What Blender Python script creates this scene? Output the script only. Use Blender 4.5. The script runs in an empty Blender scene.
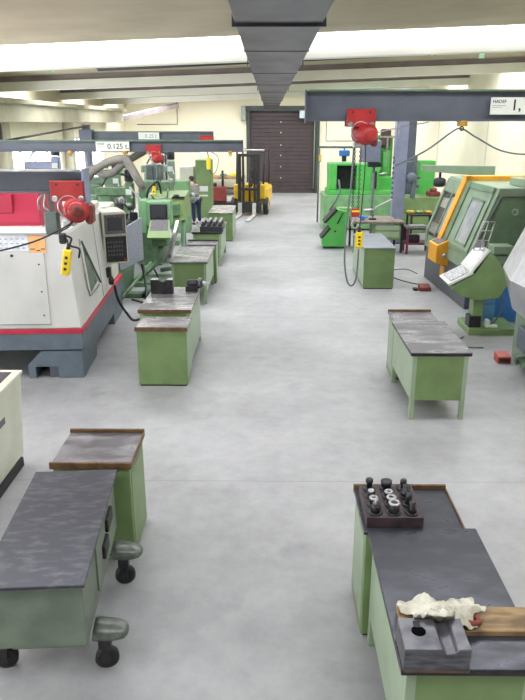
import bpy, bmesh, math, random
from mathutils import Vector, Matrix
random.seed(7)
COL = bpy.context.scene.collection
PI = math.pi

# ------------------------------------------------------------------ materials
def lin(c):
    return tuple(((v/255)/12.92 if v/255 <= .04045 else ((v/255+.055)/1.055)**2.4) for v in c) + (1,)
MATS = {}
def mat(name, rgb, rough=.5, metal=0, rgb2=None, scale=6, stretch=(1,1,1), bump=0, lo=.4, hi=.65, detail=6, r2=None, spec=.5):
    m = bpy.data.materials.new(name); m.use_nodes = True; nt = m.node_tree; b = nt.nodes['Principled BSDF']
    b.inputs['Roughness'].default_value = rough; b.inputs['Metallic'].default_value = metal
    b.inputs['Specular IOR Level'].default_value = spec
    c1 = lin(rgb); c2 = lin(rgb2) if rgb2 else tuple(v*.82 for v in c1[:3]) + (1,)
    tc = nt.nodes.new('ShaderNodeTexCoord'); mp = nt.nodes.new('ShaderNodeMapping'); mp.inputs['Scale'].default_value = stretch
    no = nt.nodes.new('ShaderNodeTexNoise'); no.inputs['Scale'].default_value = scale; no.inputs['Detail'].default_value = detail
    cr = nt.nodes.new('ShaderNodeValToRGB'); cr.color_ramp.elements[0].position = lo; cr.color_ramp.elements[1].position = hi
    cr.color_ramp.elements[0].color = c1; cr.color_ramp.elements[1].color = c2
    L = nt.links.new
    L(tc.outputs['Object'], mp.inputs['Vector']); L(mp.outputs[0], no.inputs['Vector']); L(no.outputs['Fac'], cr.inputs['Fac']); L(cr.outputs[0], b.inputs['Base Color'])
    if r2 is not None:
        mr = nt.nodes.new('ShaderNodeMapRange'); mr.inputs['From Min'].default_value = lo; mr.inputs['From Max'].default_value = hi
        mr.inputs['To Min'].default_value = rough; mr.inputs['To Max'].default_value = r2
        L(no.outputs['Fac'], mr.inputs['Value']); L(mr.outputs[0], b.inputs['Roughness'])
    if bump:
        bp = nt.nodes.new('ShaderNodeBump'); bp.inputs['Strength'].default_value = bump; bp.inputs['Distance'].default_value = .02
        L(no.outputs['Fac'], bp.inputs['Height']); L(bp.outputs[0], b.inputs['Normal'])
    MATS[name] = m; return m
def emit(name, rgb, s):
    m = bpy.data.materials.new(name); m.use_nodes = True; nt = m.node_tree; b = nt.nodes['Principled BSDF']
    no = nt.nodes.new('ShaderNodeTexNoise'); no.inputs['Scale'].default_value = 1.5
    cr = nt.nodes.new('ShaderNodeValToRGB'); c = lin(rgb); cr.color_ramp.elements[0].color = tuple(v*.96 for v in c[:3])+(1,); cr.color_ramp.elements[1].color = c
    nt.links.new(no.outputs['Fac'], cr.inputs['Fac'])
    nt.links.new(cr.outputs[0], b.inputs['Emission Color']); b.inputs['Emission Strength'].default_value = s
    b.inputs['Base Color'].default_value = (.8,.8,.8,1)
    MATS[name] = m; return m

green   = mat('green_paint', (118,143,94), .4, 0, (106,130,84), 3)
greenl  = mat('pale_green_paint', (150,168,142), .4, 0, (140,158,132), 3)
greend  = mat('dull_green_paint', (98,126,98), .42, 0, (84,110,86), 4)
greenm  = mat('machine_green_paint', (98,128,96), .42, 0, (76,104,76), 7)
greens  = mat('sage_green_paint', (122,142,120), .4, 0, (112,132,110), 4)
bright  = mat('bright_green_paint', (92,172,88), .38, 0, (66,172,72), 3)
yelgrn  = mat('yellow_green_paint', (124,150,92), .4, 0, (112,138,82), 3)
white   = mat('white_machine_paint', (208,208,205), .4, 0, (198,198,196), 2)
cream   = mat('cream_machine_paint', (205,207,190), .42, 0, (190,192,176), 2)
paper   = mat('paper', (228,230,236), .8, 0, (205,208,216), 14)
orangep = mat('orange_paper', (238,180,120), .8, 0, (228,168,108), 14)
red     = mat('red_paint', (172,42,42), .38, 0, (150,36,38), 5)
redhood = mat('crimson_paint', (178,44,72), .4, 0, (180,42,70), 3)
redbrn  = mat('brown_red_paint', (128,52,44), .5, 0, (96,42,38), 8)
purple  = mat('maroon_paint', (110,44,66), .5, 0, (90,40,54), 8)
craneg  = mat('crane_grey_paint', (90,95,106), .45, 0, (82,87,98), 3)
craned  = mat('dark_crane_grey_paint', (84,88,102), .42, 0, (76,80,94), 3)
colblue = mat('blue_grey_paint', (132,138,164), .45, 0, (120,128,152), 3)
baseg   = mat('base_grey_paint', (96,108,118), .45, 0, (84,96,106), 4)
boxg    = mat('junction_box_grey', (104,116,114), .5, 0, (90,102,100), 6)
orange  = mat('orange_paint', (224,160,44), .38, 0, (208,146,40), 4)
yellow  = mat('yellow_paint', (236,204,30), .4, 0, (222,188,26), 5)
yelf    = mat('forklift_yellow', (224,182,40), .4, 0, (205,164,34), 5)
blue    = mat('blue_plastic', (58,120,192), .42, 0, (46,104,176), 4)
bluel   = mat('light_blue_plastic', (112,170,226), .42, 0, (92,150,210), 4)
black   = mat('black_rubber', (34,34,36), .6, 0, (26,26,28), 10)
darkst  = mat('dark_metal', (58,58,62), .4, .5, (44,44,48), 10)
screen  = mat('dark_screen_glass', (62,64,72), .15, 0, (52,54,62), 3)
keys    = mat('grey_keypad', (74,70,78), .5, 0, (120,116,112), 60, (1,1,1), 0, .5, .62)
steel   = mat('bare_steel', (150,150,154), .3, .85, (110,110,114), 8, (1,1,1), .1)
blocks  = mat('machined_steel', (112,112,118), .38, .7, (82,82,88), 9, (1,1,4), .1)
chrome  = mat('polished_steel', (190,190,192), .3, .85, (160,160,162), 8)
brass   = mat('brass_hook', (196,150,60), .4, .4, (170,126,50), 8)
hose    = mat('grey_hose', (128,124,118), .65, 0, (108,104,100), 5)
glassg  = mat('grey_window_glass', (150,156,160), .15, 0, (132,138,142), 3)
guardg  = mat('grey_mesh_guard', (160,164,178), .4, .2, (138,142,158), 40)
hammer  = mat('hammered_grey_paint', (116,122,118), .32, .35, (96,102,98), 22, (1,1,1), .15)
cartg   = mat('cart_grey_green_paint', (110,122,108), .42, .0, (92,104,92), 5)
wood    = mat('worn_wood', (158,132,92), .6, 0, (106,84,60), 4, (1.2,5,1), .1)
rim     = mat('rusty_brown_rim', (112,86,56), .5, .2, (84,60,40), 12)
rag     = mat('dirty_white_cloth', (216,214,200), .9, 0, (176,172,156), 10)
skin    = mat('skin', (205,160,135), .6, 0, (195,148,124), 8)
voidm   = mat('bore_shadow_black', (6,6,8), .9, 0, (5,5,6), 4, spec=.05)
hairm   = mat('dark_hair', (42,34,30), .7, 0, (30,24,22), 30)
shirtm  = mat('grey_checked_shirt', (138,136,132), .85, 0, (96,94,96), 18)
jeansm  = mat('blue_work_trousers', (26,36,70), .85, 0, (20,30,58), 10)
signw   = mat('white_sign', (206,210,204), .5, 0, (216,220,212), 4)
ink     = mat('black_ink', (32,32,34), .6, 0, (40,40,42), 10)
ducts   = mat('galvanised_duct_metal', (116,116,120), .36, .75, (96,96,100), 2.2, (1,.4,1), .0, .35, .7, 4, .42)
def top_mat(name, base, light, scale=5, lo=.52, hi=.68):
    m = mat(name, base, .36, .3, light, scale, (1,2.2,1), .06, lo, hi, 12, .2); return m
topd = top_mat('dark_steel_top', (54,56,64), (86,88,98), 4, .45, .8)
topc = mat('scratched_cart_top', (56,58,68), .34, .3, (104,106,114), 9, (1,2.4,1), .03, .48, .9, 15, .24)
topl = top_mat('worn_steel_top', (98,96,98), (186,186,184), 2.2, .44, .66)
topm = top_mat('scuffed_steel_top', (84,82,86), (146,146,150), 2.4, .46, .72)
# setting
def floor_mat():
    m = bpy.data.materials.new('polished_concrete'); m.use_nodes = True; nt = m.node_tree; b = nt.nodes['Principled BSDF']; L = nt.links.new; N = nt.nodes.new
    tc = N('ShaderNodeTexCoord')
    n1 = N('ShaderNodeTexNoise'); n1.inputs['Scale'].default_value = .55; n1.inputs['Detail'].default_value = 9; n1.inputs['Roughness'].default_value = .62
    n2 = N('ShaderNodeTexNoise'); n2.inputs['Scale'].default_value = 5; n2.inputs['Roughness'].default_value = .7; n2.inputs['Detail'].default_value = 8
    n3 = N('ShaderNodeTexNoise'); n3.inputs['Scale'].default_value = 1.6; n3.inputs['Detail'].default_value = 5
    for n in (n1, n2, n3): L(tc.outputs['Object'], n.inputs['Vector'])
    r1 = N('ShaderNodeValToRGB'); r1.color_ramp.elements[0].position = .3; r1.color_ramp.elements[1].position = .7
    r1.color_ramp.elements[0].color = lin((142,143,144)); r1.color_ramp.elements[1].color = lin((174,175,177))
    r2 = N('ShaderNodeValToRGB'); r2.color_ramp.elements[0].position = .3; r2.color_ramp.elements[1].position = .7
    r2.color_ramp.elements[0].color = (.84,.84,.84,1); r2.color_ramp.elements[1].color = (1.04,1.04,1.04,1)
    r3 = N('ShaderNodeValToRGB'); r3.color_ramp.elements[0].position = .62; r3.color_ramp.elements[1].position = .74
    r3.color_ramp.elements[0].color = (1,1,1,1); r3.color_ramp.elements[1].color = (.78,.79,.81,1)
    x1 = N('ShaderNodeMixRGB'); x1.blend_type = 'MULTIPLY'; x1.inputs[0].default_value = 1
    x2 = N('ShaderNodeMixRGB'); x2.blend_type = 'MULTIPLY'; x2.inputs[0].default_value = 1
    L(n1.outputs['Fac'], r1.inputs[0]); L(n2.outputs['Fac'], r2.inputs[0]); L(n3.outputs['Fac'], r3.inputs[0])
    L(r1.outputs[0], x1.inputs[1]); L(r2.outputs[0], x1.inputs[2]); L(x1.outputs[0], x2.inputs[1]); L(r3.outputs[0], x2.inputs[2]); L(x2.outputs[0], b.inputs['Base Color'])
    b.inputs['Roughness'].default_value = .42; b.inputs['Specular IOR Level'].default_value = .45
    bp = N('ShaderNodeBump'); bp.inputs['Strength'].default_value = .06; L(n2.outputs['Fac'], bp.inputs['Height']); L(bp.outputs[0], b.inputs['Normal'])
    return m
floorm = floor_mat()
jointm = mat('floor_joint', (140,142,146), .7, 0, (128,130,134), 10)
wallm  = mat('cream_wall_paint', (230,224,200), .8, 0, (222,216,192), .8)
slabm  = mat('concrete_slab', (192,184,158), .85, 0, (180,172,146), 1.2)
beamm  = mat('white_painted_beam', (244,244,234), .75, 0, (238,238,226), 1.5)
flanm  = mat('grey_concrete_and_shade', (166,156,156), .85, 0, (152,142,142), 2)  # concrete grey; on the beam flanges the darker tone stands in for shade
girdm  = mat('beige_girder_paint', (196,192,168), .8, 0, (180,176,152), 1.5)
shutm  = mat('dark_brown_shutter', (66,54,56), .55, 0, (58,48,50), 3)
framem = mat('dark_green_frame', (58,66,62), .5, 0, (50,58,54), 3)
skyl   = emit('frosted_skylight', (250,251,255), 5.2)
skyn   = emit('narrow_skylight', (246,246,255), 5)
winl   = emit('daylit_window', (244,246,255), 5)
boltm  = mat('shutter_bolt', (220,220,220), .4, .2)

# ------------------------------------------------------------------ mesh building
class MB:
    def __init__(s): s.bm = bmesh.new(); s.M = None
    def _fin(s, n0):
        s.bm.verts.ensure_lookup_table()
        if s.M is not None:
            for v in s.bm.verts[n0:]: v.co = s.M @ v.co
        return s
    def box(s, x0, x1, y0, y1, z0, z1, bev=.004, R=None):
        n0 = len(s.bm.verts)
        r = bmesh.ops.create_cube(s.bm, size=1)
        c = Vector(((x0+x1)/2,(y0+y1)/2,(z0+z1)/2)); d = (abs(x1-x0), abs(y1-y0), abs(z1-z0))
        vs = r['verts']
        for v in vs: v.co = Vector((v.co.x*d[0], v.co.y*d[1], v.co.z*d[2]))
        if bev and min(d) > bev*2.5:
            es = list({e for v in vs for e in v.link_edges})
            bmesh.ops.bevel(s.bm, geom=es, offset=bev, segments=1, affect='EDGES', clamp_overlap=True)
        s.bm.verts.ensure_lookup_table()
        for v in s.bm.verts[n0:]:
            if R is not None: v.co = R @ v.co
            v.co += c
        return s._fin(n0)
    def prism(s, poly, axis, a0, a1, bev=0):
        # poly in the two other axes, order: axis x -> (y,z); y -> (x,z); z -> (x,y)
        n0 = len(s.bm.verts)
        def P(p, a): return {'x':(a,p[0],p[1]), 'y':(p[0],a,p[1]), 'z':(p[0],p[1],a)}[axis]
        A = [s.bm.verts.new(P(p,a0)) for p in poly]; B = [s.bm.verts.new(P(p,a1)) for p in poly]
        fs = [s.bm.faces.new(A), s.bm.faces.new(B[::-1])]
        n = len(poly)
        for i in range(n): fs.append(s.bm.faces.new((A[i],B[i],B[(i+1)%n],A[(i+1)%n])))
        bmesh.ops.recalc_face_normals(s.bm, faces=fs)
        if bev:
            bmesh.ops.bevel(s.bm, geom=list({e for f in fs for e in f.edges}), offset=bev, segments=1, affect='EDGES', clamp_overlap=True)
        return s._fin(n0)
    def hull(s, bot, topv):
        n0 = len(s.bm.verts)
        A = [s.bm.verts.new(p) for p in bot]; B = [s.bm.verts.new(p) for p in topv]; n = len(A)
        fs = [s.bm.faces.new(A), s.bm.faces.new(B[::-1])]
        for i in range(n): fs.append(s.bm.faces.new((A[i],B[i],B[(i+1)%n],A[(i+1)%n])))
        bmesh.ops.recalc_face_normals(s.bm, faces=fs); return s._fin(n0)
    def cyl(s, p0, p1, r, r2=None, n=16):
        return s.loft([p0, p1], [r, r if r2 is None else r2], n)
    def loft(s, pts, rad, n=10, cap=True):
        n0 = len(s.bm.verts); pts = [Vector(p) for p in pts]; rings = []
        t0 = (pts[1]-pts[0]).normalized(); a = Vector((0,0,1)) if abs(t0.z) < .9 else Vector((1,0,0))
        u = t0.cross(a).normalized()
        for i, p in enumerate(pts):
            if i == 0: t = pts[1]-pts[0]
            elif i == len(pts)-1: t = pts[-1]-pts[-2]
            else: t = (pts[i+1]-p).normalized() + (p-pts[i-1]).normalized()
            if t.length < 1e-9: t = t0
            t = t.normalized(); t0 = t; u = (u - t*u.dot(t)).normalized(); w = t.cross(u)
            r = rad[i] if isinstance(rad, (list,tuple)) else rad
            rings.append([s.bm.verts.new(p + (u*math.cos(2*PI*k/n) + w*math.sin(2*PI*k/n))*r) for k in range(n)])
        fs = []
        for A, B in zip(rings, rings[1:]):
            for k in range(n):
                f = s.bm.faces.new((A[k],A[(k+1)%n],B[(k+1)%n],B[k])); f.smooth = True; fs.append(f)
        if cap: fs += [s.bm.faces.new(rings[0][::-1]), s.bm.faces.new(rings[-1])]
        bmesh.ops.recalc_face_normals(s.bm, faces=fs)
        return s._fin(n0)
    def tube(s, pts, r, n=8, sub=6):
        pts = [Vector(p) for p in pts]
        if len(pts) > 2 and sub > 1:
            out = []; q = [pts[0]*2-pts[1]] + pts + [pts[-1]*2-pts[-2]]
            for i in range(1, len(q)-2):
                for k in range(sub):
                    t = k/sub; p0,p1,p2,p3 = q[i-1:i+3]
                    out.append(.5*((2*p1) + (p2-p0)*t + (2*p0-5*p1+4*p2-p3)*t*t + (3*p1-p0-3*p2+p3)*t**3))
            out.append(pts[-1]); pts = out
        return s.loft(pts, r, n)
    def lathe(s, c, prof, n=20, axis=(0,0,1)):
        # prof: (radius, height along axis)
        ax = Vector(axis).normalized(); c = Vector(c)
        hs = [c + ax*h for r, h in prof]; n0 = len(s.bm.verts)
        a = Vector((0,0,1)) if abs(ax.z) < .9 else Vector((1,0,0)); u = ax.cross(a).normalized(); w = ax.cross(u)
        rings = [[s.bm.verts.new(h + (u*math.cos(2*PI*k/n)+w*math.sin(2*PI*k/n))*max(r,1e-4)) for k in range(n)] for (r,_), h in zip(prof, hs)]
        fs = []
        for i, (A, B) in enumerate(zip(rings, rings[1:])):
            flat = abs(prof[i][1]-prof[i+1][1]) < 1e-6
            for k in range(n):
                f = s.bm.faces.new((A[k],A[(k+1)%n],B[(k+1)%n],B[k])); f.smooth = not flat; fs.append(f)
        fs += [s.bm.faces.new(rings[0][::-1]), s.bm.faces.new(rings[-1])]
        bmesh.ops.recalc_face_normals(s.bm, faces=fs)
        return s._fin(n0)
    def ball(s, c, r, sc=(1,1,1), n=12):
        n0 = len(s.bm.verts)
        bmesh.ops.create_uvsphere(s.bm, u_segments=n, v_segments=max(6,n//2+2), radius=r)
        s.bm.verts.ensure_lookup_table()
        for v in s.bm.verts[n0:]:
            v.co = Vector((v.co.x*sc[0], v.co.y*sc[1], v.co.z*sc[2])) + Vector(c)
            for f in v.link_faces: f.smooth = True
        return s._fin(n0)
    def ring(s, c, R, r, axis=(0,0,1), a0=0, a1=2*PI, n=18, m=8):
        ax = Vector(axis).normalized(); a = Vector((0,0,1)) if abs(ax.z) < .9 else Vector((1,0,0)); u = ax.cross(a).normalized(); w = ax.cross(u)
        pts = [Vector(c) + (u*math.cos(a0+(a1-a0)*k/n) + w*math.sin(a0+(a1-a0)*k/n))*R for k in range(n+1)]
        return s.loft(pts, r, m)
    def build(s, name, material, parent=None, keep=False):
        bm = s.bm
        me = bpy.data.meshes.new(name)
        if parent is not None:
            off = Vector((0,0,0)); q = parent
            while q is not None: off += q.location; q = q.parent
        elif keep: off = Vector((0,0,0))
        else:
            xs = [v.co.x for v in bm.verts]; ys = [v.co.y for v in bm.verts]; zs = [v.co.z for v in bm.verts]
            off = Vector(((min(xs)+max(xs))/2, (min(ys)+max(ys))/2, min(zs)))
        for v in bm.verts: v.co -= off
        bm.to_mesh(me); bm.free(); me.materials.append(material)
        o = bpy.data.objects.new(name, me); COL.objects.link(o)
        if parent is not None: o.parent = parent
        else: o.location = off
        return o
def fresh(fn):       # build every primitive in its own bmesh, then append it
    def run(s, *a, **k):
        if getattr(s, 'depth', 0): return fn(s, *a, **k)
        main = s.bm; s.bm = bmesh.new(); s.depth = 1
        fn(s, *a, **k)
        s.depth = 0; me = bpy.data.meshes.new('tmp'); s.bm.to_mesh(me); s.bm.free(); s.bm = main
        main.from_mesh(me); bpy.data.meshes.remove(me); return s
    return run
for _n in ('box', 'prism', 'hull', 'loft', 'lathe', 'ball'): setattr(MB, _n, fresh(getattr(MB, _n)))
def tag(o, label, cat, group=None, kind=None):
    o['label'] = label; o['category'] = cat
    if group: o['group'] = group
    if kind: o['kind'] = kind
    return o
def struct(o): o['kind'] = 'structure'; return o
def thing(name, label, cat, loc=(0,0,0), group=None):
    o = bpy.data.objects.new(name, None); COL.objects.link(o); o.location = loc; o.empty_display_size = .1
    return tag(o, label, cat, group)
def B(*a, **k): return MB().box(*a, **k)
def copy_tree(o, parent=None):
    c = o.copy(); COL.objects.link(c); c.parent = parent
    for ch in list(o.children): copy_tree(ch, c)
    return c
def lettering(text, size, M, parent, material=None, name='lettering', bold=.0):
    cu = bpy.data.curves.new(name, 'FONT'); cu.body = text; cu.size = size; cu.extrude = .0015; cu.offset = bold
    t = bpy.data.objects.new('tmp', cu); COL.objects.link(t)
    dg = bpy.context.evaluated_depsgraph_get(); me = bpy.data.meshes.new_from_object(t.evaluated_get(dg))
    bpy.data.objects.remove(t)
    off = Vector((0,0,0)); q = parent
    while q is not None: off += q.location; q = q.parent
    me.transform(Matrix.Translation(-off) @ M); me.materials.clear(); me.materials.append(material or ink)
    o = bpy.data.objects.new(name, me); COL.objects.link(o); o.parent = parent
    return o
def facing(x, y, z):      # text plane upright, read from -Y
    return Matrix.Translation((x,y,z)) @ Matrix.Rotation(PI/2, 4, 'X')

# ================================================================== THE SETTING
XL, XR, YB, YF = -7.2, 6.75, 35.6, -7.0
TILT = .035
def zc(x, base): return base + TILT*x
fl = struct(B(XL-.2, XR+.2, YF, YB+.3, -.2, 0, bev=0).build('floor', floorm, keep=True))
jm = MB()
for y in (0.04, 6.04, 12.1, 18.1, 24.1): jm.box(XL, XR, y-.003, y+.003, -.001, .0006, bev=0)
jm.build('floor_joint', jointm, fl)
struct(B(XR, XR+.2, YF, YB+.2, 0, 5.3, bev=0).build('wall_right', wallm, keep=True))
wl = MB()
wl.box(XL-.2, XL, YF, YB+.2, 0, .95, bev=0).box(XL-.2, XL, YF, YB+.2, 2.88, 5.2, bev=0)
WIN = [(-5.5,-.5),(.7,5.7),(6.9,11.9),(13.1,18.1),(19.3,24.3),(25.5,30.5)]
edges = [YF] + [v for w in WIN for v in w] + [YB+.2]
for i in range(0, len(edges), 2): wl.box(XL-.2, XL, edges[i], edges[i+1], .95, 2.88, bev=0)
struct(wl.build('wall_left', wallm, keep=True))
for i, (a, b) in enumerate(WIN):
    w = struct(B(XL-.14, XL-.12, a, b, .95, 2.88, bev=0).build('window_%d' % (i+1), winl, keep=True))
    f = MB(); n = 4
    for k in range(n+1):
        y = a+(b-a)*k/n; f.box(XL-.11, XL-.05, y-.025, y+.025, .95, 2.88, bev=0)
    f.box(XL-.11, XL-.05, a, b, .93, 1.0, bev=0).box(XL-.11, XL-.05, a, b, 2.83, 2.88, bev=0)
    f.build('window_frame', mat('window_frame_paint', (170,172,176), .5) if i == 0 else MATS['window_frame_paint'], w)
# back wall around the roller door
bw = MB(); DX0, DX1, DZ = -1.12, 2.42, 4.08
bw.box(XL-.2, DX0, YB, YB+.2, 0, 5.3, bev=0).box(DX1, XR+.2, YB, YB+.2, 0, 5.3, bev=0).box(DX0, DX1, YB, YB+.2, DZ, 5.3, bev=0)
struct(bw.build('wall_back', wallm, keep=True))
struct(B(XL-.2, XR+.2, YF-.2, YF, 0, 5.3, bev=0).build('wall_front', wallm, keep=True))
d = MB(); nsl = 22
for k in range(nsl):
    z = DZ*k/nsl; d.box(DX0+.05, DX1-.05, YB+.06, YB+.12, z-.002, z+DZ/nsl-.012, bev=.004)
d.box(DX0, DX1, YB+.1, YB+.14, 0, DZ, bev=0)
door = struct(d.build('door_1', shutm, keep=True))
f = MB().box(DX0-.05, DX0+.12, YB-.12, YB+.1, 0, DZ+.05).box(DX1-.12, DX1+.05, YB-.12, YB+.1, 0, DZ+.05).box(DX0-.1, DX1+.1, YB-.16, YB+.1, DZ-.12, DZ+.12)
f.build('door_frame', framem, door)
f = MB().cyl((DX1-.2, YB-.1, .2), (DX1-.2, YB-.1, 3.9), .03, n=8); f.build('guide_tube', greens, door)
f = MB()
for z in (.75, 1.3, 1.85, 2.35, 2.95, 3.45): f.lathe((.55, YB+.06, z), [(.035,0),(.03,.02)], 10, (0,-1,0))
f.build('bolt_head', boltm, door)
f = MB().box(1.45, 2.1, YB-.5, YB-.14, 3.62, 3.98, bev=.02); f.build('door_motor_cover', mat('pale_blue_cover', (188,204,208), .5), door)
f = MB().box(-1.42, -1.2, YB-.35, YB-.02, 3.5, 4.2, bev=.02); f.build('spring_box', mat('grey_cover', (150,156,150), .5), door)
# pale joints of the right wall panels
tr = MB()
for y in (10.3, 16.2, 22.2, 28.6): tr.box(XR-.012, XR, y-.03, y+.03, 0, 4.4, bev=0)
struct(tr.build('trim_1', mat('wall_joint', (200,196,176), .8), keep=True))
# ceiling: slabs, beams, flanges, skylight strips
BY = [-6.2, 0.0, 6.2, 12.4, 18.6, 24.8, 31.0]
def tiltbox(m, x0, x1, y0, y1, z0, z1):
    m.hull([(x0,y0,zc(x0,z0)),(x1,y0,zc(x1,z0)),(x1,y1,zc(x1,z0)),(x0,y1,zc(x0,z0))], [(x0,y0,zc(x0,z1)),(x1,y0,zc(x1,z1)),(x1,y1,zc(x1,z1)),(x0,y1,zc(x0,z1))])
ce = MB(); XA, XB = XL-.2, XR+.2
SL = 4.76
ys = [YF-.2]
for y in BY:
    if y < 13: ys += [y-.3, y-.08]
    if y > -6: ys += [y+.45, y+(1.9 if y < 12 else 2.8)]
ys += [YB+.2]
for i in range(0, len(ys), 2):
    if ys[i+1] > ys[i]: tiltbox(ce, XA, XB, ys[i], ys[i+1], SL, SL+.25)
tiltbox(ce, XA, XB, YF-.2, YB+.2, SL+.45, SL+.55)
ceil = struct(ce.build('ceiling', slabm, keep=True))
for i, y in enumerate(BY):
    m = MB(); h = .36 if y < 13 else .22
    lo = 4.4 if y != 6.2 else 4.5
    tiltbox(m, XA, XB, y-.08, y+.22, lo, 4.4+h)
    bm_ = struct(m.build('trim_%d' % (i+2), beamm, keep=True))
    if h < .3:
        m = MB(); tiltbox(m, XA, XB, y+.04, y+.3, 4.4+h, SL+.01); m.build('shade_toned_flange', flanm, bm_)  # shade of the recess above the beam, put into the flange colour
    if i == 0: continue
    m = MB(); tiltbox(m, XL+.05, XR-.05, y+.47, y+(1.88 if y < 12 else 2.78), SL+.1, SL+.14)
    s_ = struct(m.build('window_%d' % (i+20), skyl, keep=True))
    m = MB()
    for yy in ((y+.45, y+1.1, y+1.85) if y < 12 else (y+.45, y+1.6, y+2.75)): tiltbox(m, XL+.05, XR-.05, yy, yy+.05, SL+.0, SL+.12)
    m.build('window_frame', MATS['window_frame_paint'], s_)
    if y > 13: continue
    m = MB(); tiltbox(m, XL+1.5, XR-1.2, y-.3, y-.1, SL+.002, SL+.03); struct(m.build('window_%d' % (i+30), skyn, keep=True))
# long girder down the left side, diagonal end bracket
g = MB().box(-7.15, -6.45, 13.2, 31.5, 3.42, 3.92, bev=.01).box(-7.15, -6.3, 13.2, 31.5, 3.86, 3.98, bev=.01)
struct(g.build('trim_10', girdm, keep=True))
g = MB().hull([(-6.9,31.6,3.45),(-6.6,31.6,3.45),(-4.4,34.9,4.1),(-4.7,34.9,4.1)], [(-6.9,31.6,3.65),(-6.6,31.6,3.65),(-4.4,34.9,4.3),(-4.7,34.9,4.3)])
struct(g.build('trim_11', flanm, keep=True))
for i, y in enumerate((18.75, 24.9)):
    struct(B(XL, XL+.3, y-.16, y+.16, 0, 3.42, bev=.01).build('trim_%d' % (12+i), girdm, keep=True))
# dark pipe slung below the ceiling between the first two beams
pp = thing('ceiling_pipe', 'dark pipe hung across the hall just behind the nearest white ceiling beam', 'pipe', (0,14.0,4.45))
MB().cyl((-3.3,14.0,zc(-3.3,4.5)), (3.1,14.0,zc(3.1,4.5)+.06), .05, n=10).build('pipe', black, pp)
m = MB()
for x in (-3.2,-1.4,1.3,3.0): m.box(x-.02, x+.02, 13.98, 14.02, zc(x,4.5), zc(x,SL), bev=0)
m.build('hanger_bracket', greend, pp)
for i, sx in enumerate((-1, 1)):
    m = MB(); x0 = -3.3 if sx < 0 else 3.1
    m.tube([(x0,14,zc(x0,4.52)),(x0+sx*.3,14,zc(x0,4.62)),(x0+sx*1.0,14.1,zc(x0+sx,4.66)),(x0+sx*1.6,14.2,zc(x0+sx*1.6,4.68))], .03, 8)
    m.box(x0+sx*.9-.04, x0+sx*.9+.04, 13.95, 14.05, zc(x0,4.45), zc(x0+sx*.9,SL), bev=0)
    m.build('pipe_elbow', greend, pp)
# ventilation duct
dt = thing('ventilation_duct', 'long rectangular galvanised metal duct running under the ceiling down the hall', 'duct', (.055,15,4.0))
DXA, DXB = -.225, .335
MB().box(DXA, DXB, -6.5, 33, 4.0, 4.34, bev=.006).build('duct_body', ducts, dt)
seam = mat('duct_seam', (62,62,68), .45, .6)
yy = 4.75; k = 0
while yy < 31.5:
    e = .02 if k == 0 else .005
    MB().box(DXA-e, DXB+e, yy-.01, yy+.01, 4.0-e, 4.345, bev=0).build('duct_flange', seam, dt); yy += (1.75, 2.8)[k] if k < 2 else 2.8; k += 1
m = MB()
for y in (8, 14.2, 20.4, 26.6):
    for x in (DXA-.02, DXB+.02): m.cyl((x,y,3.99),(x,y,zc(x,SL)), .006, n=6)
m.build('hanger_rod', darkst, dt)
# wall conduits
def conduit(pts, label, r=.02):
    m = MB(); m.loft(pts, r, 6); tag(m.build('conduit', boxg, keep=False), label, 'conduit')
conduit([(-6.6,YB-.021,3.33),(-4.6,YB-.021,3.33),(-4.6,YB-.021,4.5)], 'thin conduit drawing a square corner high on the back wall left of the shutter')
conduit([(2.8,YB-.021,3.95),(2.8,YB-.021,2.55),(5.6,YB-.021,2.55)], 'thin conduit on the back wall right of the dark roller shutter')

def turn(t, px, py, ang):      # rotate a whole thing about a floor point
    p = Vector((px,py,0)); M = Matrix.Rotation(ang, 4, 'Z')
    t.location = p + M @ (t.location - p); t.rotation_euler.z += ang
# ================================================================== BENCHES AND CABINETS
def cabinet(label, x0, x1, y0, y1, z, top=topm, body=green, side=None, lips='fb', group=None, lipm=rim, name='tool_cabinet'):
    t = thing(name, label, 'cabinet', ((x0+x1)/2,(y0+y1)/2,0), group)
    b = MB().box(x0+.015, x1-.015, y0+.015, y1-.015, .02, z-.03, bev=.006).build('cabinet_body', body, t)
    MB().box(x0+.03, x1-.03, y0+.03, y1-.03, 0, .03, bev=0).build('plinth', black, t)
    MB().box(x0, x1, y0, y1, z-.03, z, bev=.004).build('cabinet_top', top, t)
    if 'f' in lips: MB().box(x0-.004, x1+.004, y0-.012, y0+.012, z-.035, z+.022, bev=.003).build('rim', lipm, t)
    if 'b' in lips: MB().box(x0-.004, x1+.004, y1-.012, y1+.012, z-.035, z+.03, bev=.003).build('rim', lipm, t)
    if 'r' in lips: MB().box(x1-.006, x1+.006, y0+.012, y1-.012, z-.035, z+.012, bev=.002).build('rim', lipm, t)
    if 'l' in lips: MB().box(x0-.006, x0+.006, y0+.012, y1-.012, z-.035, z+.012, bev=.002).build('rim', lipm, t)
    # inset door edge on the aisle side
    sx = x1 if x1 < 0 else x0; e = .004 if x1 < 0 else -.004
    MB().box(min(sx-e*3.6,sx-e*3), max(sx-e*3.6,sx-e*3)+.001, y0+.06, y1-.06, .1, z-.1, bev=0).build('door', side or body, t)
    return t
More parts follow.
